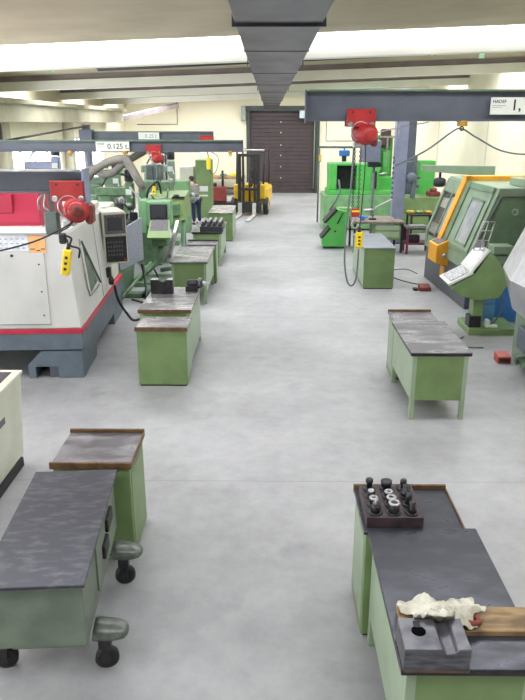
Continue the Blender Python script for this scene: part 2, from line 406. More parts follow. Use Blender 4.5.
def bench(label, x0, x1, y0, y1, z, top=topm, body=green, sidem=None, pz=.25, legs=True, edge=darkst, over=.03, group=None, lip=None):
    t = thing('workbench', label, 'workbench', ((x0+x1)/2,(y0+y1)/2,0), group)
    MB().box(x0, x1, y0, y1, z-.012, z, bev=.002).build('tabletop', top, t)
    MB().box(x0+.002, x1-.002, y0+.002, y1-.002, z-.045, z-.0125, bev=.003).build('edge_band', edge, t)
    a0, a1, c0, c1 = x0+over, x1-over, y0+over, y1-over
    MB().box(a0+.02, a1-.02, c0, c0+.02, pz, z-.05, bev=.003).build('end_panel', body, t)
    MB().box(a0+.02, a1-.02, c1-.02, c1, pz, z-.05, bev=.003).build('end_panel', body, t)
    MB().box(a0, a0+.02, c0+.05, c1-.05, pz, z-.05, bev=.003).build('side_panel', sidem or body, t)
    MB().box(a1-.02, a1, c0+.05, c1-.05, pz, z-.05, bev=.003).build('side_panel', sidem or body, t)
    MB().box(a0+.02, a1-.02, c0+.03, c1-.03, pz, pz+.02, bev=0).build('bottom_shelf', body, t)
    if legs:
        for xx in (a0, a1-.055):
            for yy in (c0, c1-.055):
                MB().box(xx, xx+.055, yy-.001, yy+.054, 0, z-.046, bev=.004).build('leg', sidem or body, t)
    if lip: MB().box(x0, x1, y0-.006, y0+.006, z-.04, z+.012, bev=.002).build('rim', lip, t)
    return t
# A: near right pair
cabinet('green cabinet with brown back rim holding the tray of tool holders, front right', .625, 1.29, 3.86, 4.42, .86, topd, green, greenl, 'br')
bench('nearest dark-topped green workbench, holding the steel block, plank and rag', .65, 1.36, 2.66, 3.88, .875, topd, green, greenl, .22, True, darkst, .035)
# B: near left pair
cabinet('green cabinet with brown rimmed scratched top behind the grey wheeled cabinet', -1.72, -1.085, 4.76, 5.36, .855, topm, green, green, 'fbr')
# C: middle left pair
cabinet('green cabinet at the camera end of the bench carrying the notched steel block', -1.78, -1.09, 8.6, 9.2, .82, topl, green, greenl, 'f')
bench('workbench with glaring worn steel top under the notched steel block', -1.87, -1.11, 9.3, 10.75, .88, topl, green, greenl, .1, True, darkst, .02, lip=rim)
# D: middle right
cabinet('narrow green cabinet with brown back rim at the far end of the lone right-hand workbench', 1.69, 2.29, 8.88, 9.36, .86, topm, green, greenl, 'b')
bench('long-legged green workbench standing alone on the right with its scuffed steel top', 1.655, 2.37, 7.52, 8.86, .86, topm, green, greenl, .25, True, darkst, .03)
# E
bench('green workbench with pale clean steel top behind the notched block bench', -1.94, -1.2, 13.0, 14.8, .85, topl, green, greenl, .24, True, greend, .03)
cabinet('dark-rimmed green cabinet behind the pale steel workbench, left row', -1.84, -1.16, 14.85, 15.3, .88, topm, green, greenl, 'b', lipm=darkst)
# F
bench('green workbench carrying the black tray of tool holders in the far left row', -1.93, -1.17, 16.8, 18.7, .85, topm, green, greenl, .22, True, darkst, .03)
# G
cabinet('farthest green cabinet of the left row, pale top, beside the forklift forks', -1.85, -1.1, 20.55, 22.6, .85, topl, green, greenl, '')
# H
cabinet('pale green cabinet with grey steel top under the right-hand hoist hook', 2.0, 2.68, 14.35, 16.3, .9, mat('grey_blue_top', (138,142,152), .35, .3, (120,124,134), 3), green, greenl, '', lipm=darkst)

# --- grey wheeled cabinet
t = thing('wheeled_cabinet', 'grey wheeled cabinet with dark scratched top and rounded caster bumpers, front left', 'cabinet', (-1.42,4.0,0))
MB().box(-1.69, -1.12, 3.33, 4.62, .37, .835, bev=.008).build('cabinet_body', cartg, t)
MB().box(-1.71, -1.09, 3.27, 4.66, .835, .86, bev=.004).build('cabinet_top', topc, t)
MB().box(-1.122, -1.108, 3.75, 4.5, .44, .8, bev=.002).build('door', cartg, t)
MB().box(-1.125, -1.085, 4.1, 4.3, .66, .76, bev=.006).build('latch', black, t)
MB().box(-1.125, -1.085, 3.93, 4.1, .56, .66, bev=.006).build('latch', black, t)
MB().box(-1.6, -1.16, 3.4, 4.56, .3, .37, bev=.006).build('chassis', cartg, t)
for (x, y, s) in ((-1.13,3.58,1), (-1.13,4.44,1), (-1.62,3.58,-1), (-1.62,4.44,-1)):
    b = MB(); b.M = Matrix.Translation((x,y,.285)) @ Matrix.Diagonal((1,1.15,.8,1))
    b.lathe((0,0,0), [(.075,0),(.079,.03),(.077,.1),(.07,.16),(.056,.2),(.03,.222),(.0,.228)], 20, (s,0,-.12)); b.build('caster_bumper', hammer, t)
for (x, y, s) in ((-1.06,3.56,1), (-1.05,4.42,1), (-1.72,3.6,-1), (-1.7,4.42,-1)):
    c = MB().lathe((x, y+.025, .078), [(.05,0),(.076,.006),(.078,.044),(.05,.05)], 20, (.15,-1,0)).build('caster', black, t)
    MB().lathe((x, y+.03, .078), [(.028,0),(.028,.06)], 12, (.15,-1,0)).build('wheel_hub', darkst, c)
    MB().box(x-.022, x+.022, y+.034, y+.042, .06, .2, bev=.001).box(x-.022, x+.022, y-.042, y-.034, .06, .2, bev=.001).box(x-.04, x+.04, y-.05, y+.05, .17, .235, bev=.006).build('fork', darkst, c)
turn(t, -1.46, 3.97, .075); t.location.x -= .03

# --- tray of tool holders on cabinet A
TX0, TX1, TY0, TY1, TZ = .645, 1.02, 3.895, 4.32, .86
t = thing('tool_tray', 'dark brown steel tray drilled for tool holders on the near right cabinet', 'tray', ((TX0+TX1)/2,(TY0+TY1)/2,TZ))
MB().box(TX0, TX1, TY0, TY1, TZ, TZ+.085, bev=.004).build('tray_body', mat('rusty_dark_tray', (78,66,68), .45, .4, (58,50,54), 9), t)
kinds = [['knob','wide','slim'],['bright','ringd','double'],['eye','ringh','slimd'],['cone','ringw','slimr']]
desc = {'knob':'short black knobbed tool holder in the back left corner of the tray','wide':'wide dark collared tool holder at the back middle of the tray','slim':'slim black tool holder in the back right corner of the tray',
 'bright':'tool holder with shiny rounded top in the second row, left side of the tray','ringd':'low tool holder with bright ring top in the second row middle of the tray','double':'dark stepped tool holder in the second row, right side of the tray',
 'eye':'tool holder with shiny ring top in the third row, left side of the tray','ringh':'hollow ring-topped tool holder in the third row middle of the tray','slimd':'dark slender stepped tool holder in the third row, right side of the tray',
 'cone':'tool holder with a bright pointed cone at the front left corner of the tray','ringw':'widest ring-topped tool holder at the front middle of the tray','slimr':'dark tapered tool holder at the front right corner of the tray'}
for r in range(4):
    for c in range(3):
        k = kinds[r][c]; x = TX0+.065+c*.12; y = TY1-.055-r*.105; z = TZ+.085
        t = thing('tool_holder', desc[k], 'tool holder', (x,y,z), 'tool holders in the near tray')
        MB().lathe((x,y,z), [(.045,0),(.047,.004),(.045,.01),(.034,.012)], 16).build('flange', darkst, t)
        P = {'knob':[(.016,.01),(.016,.04),(.022,.045),(.022,.065),(.015,.07)], 'wide':[(.028,.01),(.028,.035),(.033,.04),(.033,.055),(.024,.058)],
             'slim':[(.014,.01),(.014,.03),(.02,.034),(.018,.06),(.012,.066)], 'bright':[(.022,.01),(.022,.035),(.014,.038)], 'ringd':[(.022,.01),(.024,.03),(.018,.032)],
             'double':[(.03,.01),(.03,.035),(.022,.04),(.022,.075),(.016,.078)], 'eye':[(.02,.01),(.02,.04),(.016,.044)], 'ringh':[(.024,.01),(.026,.045),(.02,.048)],
             'slimd':[(.024,.01),(.018,.04),(.018,.07),(.012,.075)], 'cone':[(.026,.01),(.026,.05),(.02,.055)], 'ringw':[(.03,.01),(.03,.06),(.026,.066)], 'slimr':[(.026,.01),(.018,.03),(.018,.07),(.013,.075)]}[k]
        P = [(a*1.22, b_*1.15) for a, b_ in P]
        MB().lathe((x,y,z), P, 16).build('shank', darkst if k not in ('ringw',) else mat('dull_shank', (84,84,88), .35, .6), t)
        zt = z+P[-1][1]
        if k in ('ringd','eye','ringh','ringw'):
            R = {'ringd':.022,'eye':.022,'ringh':.026,'ringw':.032}[k]
            MB().ring((x,y,zt), R, .009, n=20, m=8).build('bright_ring', chrome, t)
        if k == 'bright': MB().ball((x,y,zt), .024, (1,1,.6)).build('bright_cap', chrome, t)
        if k == 'cone': MB().lathe((x,y,zt-.002), [(.025,0),(.012,.035),(.007,.05)], 16).build('bright_cone', chrome, t)
# --- steel block, plank, rag on bench A
PZ = .875
t = thing('steel_block', 'heavy machined steel block with round bore and notch on the nearest bench', 'machine part', (.82,2.76,PZ))
bm_ = MB()
BX0, BX1, BY0, BY1, BH = .655, .975, 2.64, 2.86, .135
# V notch profile extruded along Y
prof = [(BX0,PZ+.004),(BX1,PZ+.004),(BX1,PZ+BH),(BX1-.06,PZ+BH),(BX1-.075,PZ+BH-.022),(BX1-.12,PZ+BH-.03),(BX1-.14,PZ+BH),(BX0,PZ+BH)]
bm_.prism(prof, 'y', BY0, BY1, .003)
bm_.build('block_body', blocks, t)
MB().lathe((.745,2.765,PZ+BH-.002), [(.036,0),(.036,.0035)], 20).build('bore', voidm, t)  # flat black disc, paints the shadow inside the hole
MB().box(.728, .762, 2.79, 2.835, PZ+BH-.001, PZ+BH+.0025, bev=0).build('key_slot', black, t)
b = MB().prism([(.66,PZ),(.97,PZ),(.975,PZ+.006),(.655,PZ+.006)], 'y', BY0-.004, BY0+.01).build('rusty_edge', rim, t)
t = tag(B(.695, 1.39, 2.885, 3.075, PZ, PZ+.035, bev=.004).build('wooden_plank', wood), 'worn wooden plank laid across the nearest workbench under the rag', 'plank')
bm_ = MB()
def ragmesh():
    bm = bmesh.new(); nx, ny = 44, 34; V = {}
    random.seed(3)
    cx, cy = .915, 2.975
    for i in range(nx+1):
        for j in range(ny+1):
            u = i/nx*2-1; v = j/ny*2-1
            a = math.atan2(v,u); rr = math.hypot(u,v)
            k = 1 + .18*math.sin(3*a+.6) + .1*math.sin(7*a+1) + .05*math.sin(11*a)
            x = cx + u*.19*k; y = cy + v*.115*k + .02*u
            h = .06*(max(0,1-rr*.8))**.7
            h += .017*abs(math.sin(9*u+5*v+2*math.sin(4*v))) * (1-.3*rr) + .011*abs(math.sin(16*v-7*u+math.sin(6*u)*2)) + .006*math.sin(23*u+11*v)
            peak = math.exp(-(((u+.45)/.22)**2 + ((v-.75)/.3)**2))*.05
            base = PZ+.037 if not (x < .98 and y < 2.87) else PZ+BH+.004
            base = PZ+.037 if y > 2.9 else base
            V[i,j] = bm.verts.new((x, y, base+.002+max(0,h)+peak))
    for i in range(nx):
        for j in range(ny):
            f = bm.faces.new((V[i,j],V[i+1,j],V[i+1,j+1],V[i,j+1])); f.smooth = True
    return bm
bm_.bm = ragmesh(); ro = bm_.build('cleaning_rag', rag)
md = ro.modifiers.new('s','SOLIDIFY'); md.thickness = .003
tag(ro, 'crumpled dirty white cleaning rag lying on the plank and steel block', 'rag')
t = tag(MB().tube([(1.02,2.93,PZ+.045),(1.06,2.91,PZ+.06),(1.1,2.93,PZ+.05),(1.09,2.97,PZ+.055)], .016, 8).build('rusty_clamp', redbrn), 'small rusty brown clamp poking out from the right side of the rag', 'clamp')

# --- blocks on bench C
t = thing('steel_block', 'dark steel block with notched bright top edge standing on the worn left workbench', 'machine part', (-1.65,10.45,.88))
prof = [(-1.84,.88),(-1.5,.88),(-1.5,1.1),(-1.6,1.1),(-1.62,1.075),(-1.66,1.07),(-1.7,1.09),(-1.72,1.1),(-1.84,1.1)]
MB().prism(prof, 'y', 10.28, 10.42, .004).build('block_body', darkst, t)
MB().box(-1.835, -1.73, 10.285, 10.415, 1.1, 1.104, bev=0).box(-1.59, -1.505, 10.285, 10.415, 1.1, 1.104, bev=0).build('bright_edge', chrome, t)
t = thing('machine_vise', 'grey vise with round bright spindle end at the back right of the worn left bench', 'vise', (-1.2,10.5,.88))
MB().box(-1.32, -1.13, 10.42, 10.62, .88, .97, bev=.008).lathe((-1.3,10.52,.99), [(.06,0),(.07,.02),(.07,.16),(.05,.18)], 16, (1,0,0)).build('vise_body', darkst, t)
MB().lathe((-1.12,10.52,1.0), [(.05,0),(.088,.01),(.088,.05),(.05,.06)], 20, (1,-.3,0)).build('spindle_flange', blocks, t)
MB().lathe((-1.06,10.5,1.0), [(.04,0),(.04,.05),(.015,.055),(.015,.12)], 14, (1,-.3,0)).build('spindle', chrome, t)
# --- tray F
t = thing('tool_tray', 'black tray full of tool holders on the far left-row workbench', 'tray', (-1.43,17.1,.85))
MB().box(-1.72, -1.16, 16.83, 17.7, .85, .98, bev=.005).build('tray_body', mat('black_tray', (58,60,66), .45, .3), t)
pr_ = thing('tool_holder', '', 'tool holder', (0,0,0), 'tool holders in the far tray')
MB().lathe((0,0,0), [(.05,0),(.05,.04),(.03,.045),(.03,.09)], 12).build('shank', black, pr_)
MB().lathe((0,0,.09), [(.036,0),(.042,.015),(.025,.04)], 12).build('bright_tip', chrome, pr_)
rows = ['front row','middle row','back row']; cols = ['left end','second from left','middle','right end']
first = True
for r in range(3):
    for c in range(4):
        o = pr_ if first else copy_tree(pr_); first = False
        o.location = (-1.65+c*.14, 16.97+r*.28, .98)
        o['label'] = 'black bright-tipped tool holder in the far tray, %s, %s' % (rows[r], cols[c])

# ================================================================== HOISTS AND JIB CRANES
def i_beam_x(x0, x1, y, z0, z1, w=.16, tf=.02):
    return MB().box(x0, x1, y-w/2, y+w/2, z0, z0+tf, bev=0).box(x0, x1, y-w/2, y+w/2, z1-tf, z1, bev=0).box(x0, x1, y-.01, y+.01, z0+tf, z1-tf, bev=0)
def sign(x0, x1, y, z0, z1, head, num, parent, nsz, big=True):
    s = B(x0, x1, y-.008, y, z0, z1, bev=.001).build('load_sign', signw, parent)
    h = z1-z0
    if head:
        lettering(head, h*.27, facing(x0+h*.12, y-.0085, z1-h*.33), s, ink, bold=.004*h)
        m = MB()
        m.box(x0+h*.12, x0+h*.12+h*.8, y-.0095, y-.0085, z1-h*.5, z1-h*.46, bev=0).box(x0+h*.12, x0+h*.12+h*.62, y-.0095, y-.0085, z1-h*.6, z1-h*.57, bev=0)
        m.build('fine_print', mat('faint_ink', (150,152,154), .6) if 'faint_ink' not in MATS else MATS['faint_ink'], s)
    lettering(num, nsz, facing(x0+h*1.25, y-.0085, z0+h*.25), s, ink, bold=.002)
    return s
def hoist(label, x, y, zb, s=1.0, chain=1.0, pend=None, motor_dir=1, redm=red, hookz=None, cyl=None):
    """electric chain hoist hanging from the bottom flange (height zb) of a beam"""
    t = thing('chain_hoist', label, 'hoist', (x,y,zb-.5*s))
    yf = y-.1
    MB().box(x-.2*s, x+.2*s, yf-.02, yf-.005, zb-.09*s, zb+.14*s, bev=.004).build('trolley_plate', redm, t)
    MB().box(x-.2*s, x+.2*s, y+.1, y+.115, zb-.09*s, zb+.14*s, bev=.004).build('trolley_plate', redm, t)
    b = MB()
    for dx in (-.12, .12): b.lathe((x+dx*s, yf-.035, zb+.1*s), [(.012,0),(.012,.03)], 8, (0,1,0))
    b.build('bolt_head', black, t)
    for dx in (-.15, .15):
        MB().lathe((x+dx*s, yf-.04, zb-.06*s), [(.03*s,0),(.036*s,.01),(.036*s,.25),(.03*s,.26)], 14, (0,1,0)).build('trolley_wheel', chrome, t)
    MB().ring((x, yf-.01, zb-.15*s), .125*s, .013*s, (0,1,0), 0, 2*PI, 24, 6).build('suspension_ring', chrome, t)
    # gearbox + motor bell facing the aisle
    md = Vector((.35*motor_dir, -1, 0))
    mo = MB().lathe((x+.0*s, y+.12, zb-.19*s), [(.10*s,0),(.13*s,.03),(.135*s,.10),(.135*s,.2),(.145*s,.21),(.145*s,.24),(.13*s,.25),(.128*s,.33),(.1*s,.37),(.06*s,.385)], 22, md).build('motor', redm, t)
    b = MB()
    for k in range(12):
        a = 2*PI*k/12; c = Vector((x, y+.12, zb-.19*s)) + md.normalized()*.14
        u = md.normalized().cross(Vector((0,0,1))).normalized(); w = Vector((0,0,1))
        p = c + (u*math.cos(a)+w*math.sin(a))*.137*s
        b.cyl(p, p+md.normalized()*.1, .006*s, n=5)
    b.build('cooling_fins', redbrn, mo)
    un = md.normalized(); c0 = Vector((x, y+.12, zb-.19*s))
    MB().lathe(tuple(c0+un*.375*s), [(.075*s,0),(.07*s,.016),(.03*s,.02)], 16, tuple(un)).build('end_cap', redbrn, mo)
    MB().ring(tuple(c0+un*.335*s), .118*s, .016*s, tuple(un), n=22, m=6).build('end_rim', redm, mo)
    MB().box(x+motor_dir*.16*s, x+motor_dir*.25*s, y-.08, y+.1, zb-.36*s, zb-.12*s, bev=.03*s).build('brake_cover', redbrn, t)
    MB().box(x-.09*s, x+.05*s, y-.12, y+.02, zb-.37*s, zb-.3*s, bev=.01).build('chain_guide', chrome, t)
    if hookz is not None:
        for dx in (-.06, .02):
            b = MB(); z = zb-.36*s; k = 0
            while z > hookz+.16:
                b.ring((x+dx*s, y-.05, z), .014, .005, (1,0,0) if k % 2 else (0,1,0), 0, 2*PI, 8, 4); z -= .03; k += 1
            b.build('chain', darkst, t)
        hb = MB().box(x-.075, x+.04, y-.09, y-.01, hookz+.06, hookz+.17, bev=.015).build('hook_block', redm, t)
        MB().box(x-.07, x+.035, y-.094, y-.006, hookz+.125, hookz+.15, bev=0).build('warning_band', yellow, hb)
        MB().tube([(x-.02,y-.05,hookz+.06),(x-.02,y-.05,hookz+.01),(x-.055,y-.05,hookz-.02),(x-.06,y-.05,hookz-.07),(x-.02,y-.05,hookz-.1),(x+.025,y-.05,hookz-.075),(x+.03,y-.05,hookz-.045)], .013, 8).build('hook', chrome, hb)
    return t
def pendant(label, x, y, ztop, z0, z1, rot=0, loop=None, w=.085, path=None):
    t = thing('pendant_control', label, 'hoist control', (x,y,z0))
    R = Matrix.Rotation(rot, 4, 'Y'); C = Vector((x,y,(z0+z1)/2)); T = Matrix.Translation(C) @ R @ Matrix.Translation(-C)
    m = MB(); m.M = T; m.box(x-w/2, x+w/2, y-.035, y+.035, z0, z1, bev=.014); bo = m.build('housing', yellow, t)
    m = MB(); m.M = T
    h = z1-z0
    for k in range(3): m.box(x-w*.16, x+w*.16, y-.043, y-.03, z0+h*(.2+.22*k), z0+h*(.3+.22*k), bev=.003)
    m.build('push_button', black, bo)
    m = MB(); m.M = T; m.lathe((x,y,z1-.005), [(w*.25,0),(w*.16,.07)], 10); m.build('cable_gland', black, t)
    top = T @ Vector((x,y,z1+.05))
    m = MB(); m.tube(path(top) if path else [top, (x,y,(z1+ztop)/2+.1), (x,y,ztop)], .008, 6); m.build('cable', black, t)
    return t
# crane 1 (near left) -------------------------------------------------
t = thing('jib_crane', 'grey crane beam on the near left passing in front of the white machine', 'crane', (-4.5,8.0,2.44))
i_beam_x(-7.2, -2.13, 8.0, 2.64, 2.88, .18).build('beam', craneg, t)
MB().box(-2.13, -2.1, 7.88, 8.12, 2.45, 2.91, bev=.003).build('end_plate', colblue, t)
MB().box(-7.2, -2.2, 7.9, 8.1, 2.88, 2.895, bev=0).build('cable_track', chrome, t)
hoist('largest red chain hoist, on the near left crane beam above the white machine', -2.3, 8.0, 2.64, 1.0, hookz=None)
o = tag(MB().box(-2.62, -2.47, 7.95, 8.08, 2.16, 2.42, bev=.01).box(-2.56,-2.52,7.99,8.03,2.42,2.64,bev=0).build('control_box', boxg), 'grey control box hanging beside the largest red hoist', 'box')
o = tag(MB().tube([(-2.7,8.05,2.43),(-2.68,8.0,2.56),(-2.6,8.0,2.62),(-2.62,8.0,2.48),(-2.55,8.0,2.42)], .012, 8).build('bright_cable_bundle', chrome), 'bundle of shiny cable loops left of the largest red hoist', 'cable')
pendant('yellow push-button pendant hanging in front of the white machine', -2.36, 7.8, 2.5, 1.71, 2.02, .2, w=.1,
        path=lambda p: [p, (-2.34,7.8,2.14),(-2.42,7.82,2.2),(-2.3,7.85,2.28),(-2.28,7.9,2.42)])
o = tag(MB().box(-2.42, -2.34, 7.77, 7.84, 2.08, 2.2, bev=.015).tube([(-2.36,7.8,2.18),(-2.28,7.8,2.14),(-2.3,7.8,2.06),(-2.2,7.8,2.02),(-2.24,7.9,1.9)], .012, 6).build('cable_connector', black), 'black plug connector on the cable above the near yellow pendant', 'connector')
o = tag(MB().tube([(-5.5,7.7,2.2),(-4.4,7.7,2.02),(-3.4,7.7,1.98),(-2.8,7.75,2.08),(-2.4,7.85,2.24),(-2.15,7.9,2.4)], .011, 6).build('drooping_cable', black), 'black cable drooping from the near left hoist across the white machine front', 'cable')
# crane 2 (right) -----------------------------------------------------
t = thing('jib_crane', 'long grey crane beam across the upper right bearing the nearer white load sign', 'crane', (3.6,9.5,3.42))
i_beam_x(.48, 6.7, 9.5, 3.42, 3.8, .18, .022).build('beam', craneg, t)
MB().box(.46, .48, 9.41, 9.59, 3.4, 3.81, bev=.002).build('end_plate', craned, t)
m = MB().box(.5, 6.7, 9.39, 9.41, 3.79, 3.812, bev=0).build('cable_track', greend, t)
MB().box(6.5, 6.75, 9.3, 9.7, 3.2, 3.95, bev=.01).build('wall_bracket', craned, t)
sign(2.86, 3.85, 9.408, 3.505, 3.715, 'HADEF', '1,', t, .19)
hoist('red chain hoist on the long right-hand crane beam', 1.19, 9.5, 3.44, .95, hookz=2.12)
pendant('yellow push-button pendant hanging beside the pale green cabinet on the right', 1.235, 9.4, 3.2, 1.76, 1.98, 0, w=.1, path=lambda p: [p, (1.25,9.4,2.3),(1.27,9.4,2.8),(1.27,9.45,3.15)])
o = tag(MB().tube([(1.12,9.45,3.15),(1.1,9.45,2.6),(1.06,9.45,2.1),(1.05,9.45,1.6),(1.1,9.45,1.28),(1.17,9.43,1.22),(1.22,9.4,1.35),(1.235,9.4,1.74)], .013, 8).build('hanging_cable', boxg), 'long grey cable loop hanging from the right-hand hoist down to its pendant', 'cable')
o = tag(MB().tube([(1.3,9.5,3.25),(1.7,9.5,3.34),(2.1,9.5,3.41)], .008, 6).build('drooping_cable', chrome), 'pale cable rising from the right-hand hoist to its beam', 'cable')
def beam_hook(x, y, z, label):
    t = thing('cable_hook', label, 'hook', (x,y,z-.12))
    MB().box(x-.045, x+.045, y-.1, y+.1, z-.06, z+.01, bev=.006).build('slider', brass, t)
    MB().ring((x,y,z-.09), .025, .008, (0,1,0), 0, 2*PI, 12, 6).build('loop', darkst, t)
beam_hook(2.54, 9.5, 3.42, 'brass cable slider under the long right-hand crane beam')
o = tag(MB().tube([(1.7,9.5,2.85),(2.1,9.5,3.05),(2.4,9.5,3.27),(2.54,9.5,3.33),(2.75,9.5,3.22),(3.1,9.5,3.05),(3.5,9.5,3.0),(4.2,9.5,3.06)], .012, 6).build('festoon_cable', boxg), 'grey festoon cable draped over the brass slider at upper right', 'cable')
o.location.y += .04
# crane 3 -------------------------------------------------------------
t = thing('jib_crane', 'mid-left grey crane beam with the white 0.125 t load sign', 'crane', (-4,17,2.74))
i_beam_x(-7.2, -.66, 17, 2.74, 3.0, .16).build('beam', craneg, t)
MB().box(-7.2, -.66, 16.915, 16.925, 2.99, 3.02, bev=0).build('cable_track', greend, t)
MB().box(-.66, -.64, 16.92, 17.08, 2.72, 3.02, bev=.002).build('end_plate', craned, t)
sign(-4.16, -3.36, 16.915, 2.76, 2.98, 'HADEF', '0.125 t.', t, .17)
hoist('red chain hoist on the mid-left beam beside the 0.125 t sign', -2.78, 17.0, 2.78, .9, hookz=None)
m = MB()
pendant('yellow pendant dangling below the mid-left red hoist', -2.82, 16.85, 2.4, 1.55, 1.95, .12)
o = tag(MB().cyl((-2.72,16.9,2.45),(-2.72,16.9,1.95), .03, n=8).cyl((-2.66,16.92,2.45),(-2.66,16.92,2.05), .02, n=8).build('chain_bag', boxg), 'grey hanging chain sleeve below the mid-left red hoist', 'chain')
beam_hook(-3.46, 16.9, 2.76, 'brass hook under the 0.125 t sign holding up the thick grey hose')
beam_hook(-4.8, 17, 2.76, 'brass hook on the mid-left beam above the near hoist')
beam_hook(-.95, 17, 2.76, 'cable slider near the free end of the mid-left crane beam')
# exhaust hose
t = tag(MB().tube([(-4.6,16.3,1.85),(-4.35,16.3,2.08),(-4.15,16.3,2.3),(-3.84,16.3,2.5),(-3.45,16.3,2.61),(-3.29,16.3,2.52),(-3.06,16.3,2.11),(-2.98,16.4,1.95)], .095, 14).build('exhaust_hose', hose), 'thick grey exhaust hose hung from the brass hook at mid left', 'hose')
t = tag(MB().tube([(-4.45,17.35,2.4),(-4.27,17.35,2.25),(-4.1,17.35,2.17),(-3.88,17.35,2.24),(-3.59,17.35,2.46),(-3.21,17.35,2.68),(-2.95,17.35,2.8),(-2.7,17.35,2.84)], .09, 14).build('exhaust_hose', hose), 'second thick grey hose looping behind the hung one toward the red hoist', 'hose')
t = tag(MB().tube([(-3.25,16.1,2.0),(-3.0,16.1,1.7),(-2.85,16.1,1.5)], .02, 8).build('coolant_hose', chrome), 'thin pale coolant hose slanting under the thick grey hose', 'hose')
# crane 4 + post ------------------------------------------------------
t = thing('jib_crane', 'far left post crane with a short grey beam and faint 0.25 t sign', 'crane', (-6.18,24,0))
MB().cyl((-6.18,24,0),(-6.18,24,3.35), .14, n=14).build('mast', craned, t)
i_beam_x(-6.2, -1.9, 24, 2.86, 3.12, .16).build('beam', craneg, t)
MB().box(-6.2, -1.9, 23.91, 23.92, 3.1, 3.14, bev=0).build('cable_track', greend, t)
sign(-4.42, -3.72, 23.915, 2.88, 3.1, '', '', t, .1)
lettering('0.25 t', .17, facing(-4.2,23.906,2.93), t.children[-1], mat('faded_ink', (120,122,124), .6))
MB().box(-6.4, -5.96, 23.8, 24.2, 2.75, 3.2, bev=.02).build('swivel_head', craned, t)
o = tag(MB().box(-2.36, -1.9, 23.86, 24.14, 2.7, 3.0, bev=.03).build('hoist_trolley', red), 'small red hoist trolley at the tip of the farthest left crane beam', 'hoist')
o = tag(MB().cyl((-4.9,22,2.87),(-2.0,22,2.5), .025, n=6).build('thin_pipe', girdm), 'thin pale rod slanting below the farthest left crane beam', 'rod') if False else None
# overhead sloping rod, upper left
o = tag(MB().cyl((-7.1,17.8,2.9),(-5.6,22,3.32), .03, n=8).box(-6.95,-6.85,18.1,18.2,2.7,3.4,bev=0).build('sloping_rail', darkst), 'thin brown rail sloping up above the left windows', 'rail')
# crane mast on right: light blue-grey column + darker column ------------------
t = thing('crane_mast', 'pale blue-grey steel crane column standing behind the drawer bench', 'column', (3.78,20.4,0))
MB().box(3.59, 3.93, 20.25, 20.6, .02, 4.3, bev=.01).build('mast', colblue, t)
MB().box(3.45, 4.07, 20.12, 20.74, 0, .03, bev=.003).build('base_plate', craned, t)
MB().box(3.15, 3.6, 20.4, 20.44, 3.0, 3.05, bev=0).box(3.35,3.39,20.38,20.42,2.2,3.05,bev=0).box(3.62,3.66,20.18,20.22,3.0,3.5,bev=0).build('cable_arm', chrome, t)
b = MB()
for k in range(9): b.box(3.54, 3.6, 20.3, 20.34, 1.3+k*.14, 1.36+k*.14, bev=.004)
b.build('cable_clips', craned, t)
t = thing('crane_mast', 'darker grey steel crane column just right of the pale blue-grey one', 'column', (4.62,23.7,0))
MB().box(4.46, 4.84, 23.6, 23.95, .02, 4.3, bev=.01).build('mast', craned, t)
MB().box(4.36, 4.94, 23.5, 24.05, 0, .03, bev=.003).build('base_plate', craned, t)
t = tag(MB().lathe((4.1,20.3,1.75), [(.1,0),(.15,.04),(.15,.24),(.08,.3)], 14).box(3.93,4.35,20.25,20.35,1.86,1.94,bev=.005).box(4.12,4.22,20.2,20.4,1.3,2.5,bev=.01).box(3.93,4.2,20.25,20.35,2.3,2.36,bev=.005).ball((4.3,20.3,1.66),.06).build('swivel_arm', baseg), 'grey swivel arm with round clamps beside the pale blue-grey crane column', 'arm')

# ================================================================== WHITE MACHINE (left)
t = thing('cnc_machine', 'big white enclosed machine with red pinstripe and red hood at left', 'machine', (-4.1,10.7,0))
X0, X1, Y0, Y1 = -5.8, -2.57, 8.92, 12.5
body = MB().prism([(X0,.72),(X1,.72),(X1-.1,2.02),(X1-.2,2.1),(X0,2.1)], 'y', Y0, Y1-.8, .02).build('enclosure', white, t)
MB().box(X0, X1-.05, Y1-.8, Y1, .72, 2.05, bev=.02).build('rear_cabinet', cream, t)
MB().box(X0-.005, X1+.008, Y0-.008, Y1, .655, .72, bev=.004).build('red_stripe', mat('crimson_stripe', (190,36,66), .4), t)
MB().box(X0, X1, Y0, Y1, .42, .655, bev=.006).build('base_frame', baseg, t)
# pallet feet: sled profile seen from the front
def foot(y0, y1):
    m = MB().prism([(-3.36,.0),(-3.26,.0),(-3.26,.17),(-2.95,.17),(-2.95,0),(-2.6,0),(-2.6,.4),(-3.15,.4),(-3.36,.2)], 'y', y0, y1, .004); return m
foot(8.93, 9.9).build('sled_foot', baseg, t); foot(11.6, 12.6).build('sled_foot', baseg, t)
MB().box(-2.9, -2.6, 9.9, 12.6, .2, .42, bev=.004).build('side_rail', baseg, t)
MB().box(-3.08, -2.94, 8.97, 9.5, .0, .165, bev=.004).build('foot_pad', craneg, t)
MB().box(-5.6, -5.3, 9.2, 12.2, 0, .42, bev=.004).build('rear_foot', baseg, t)
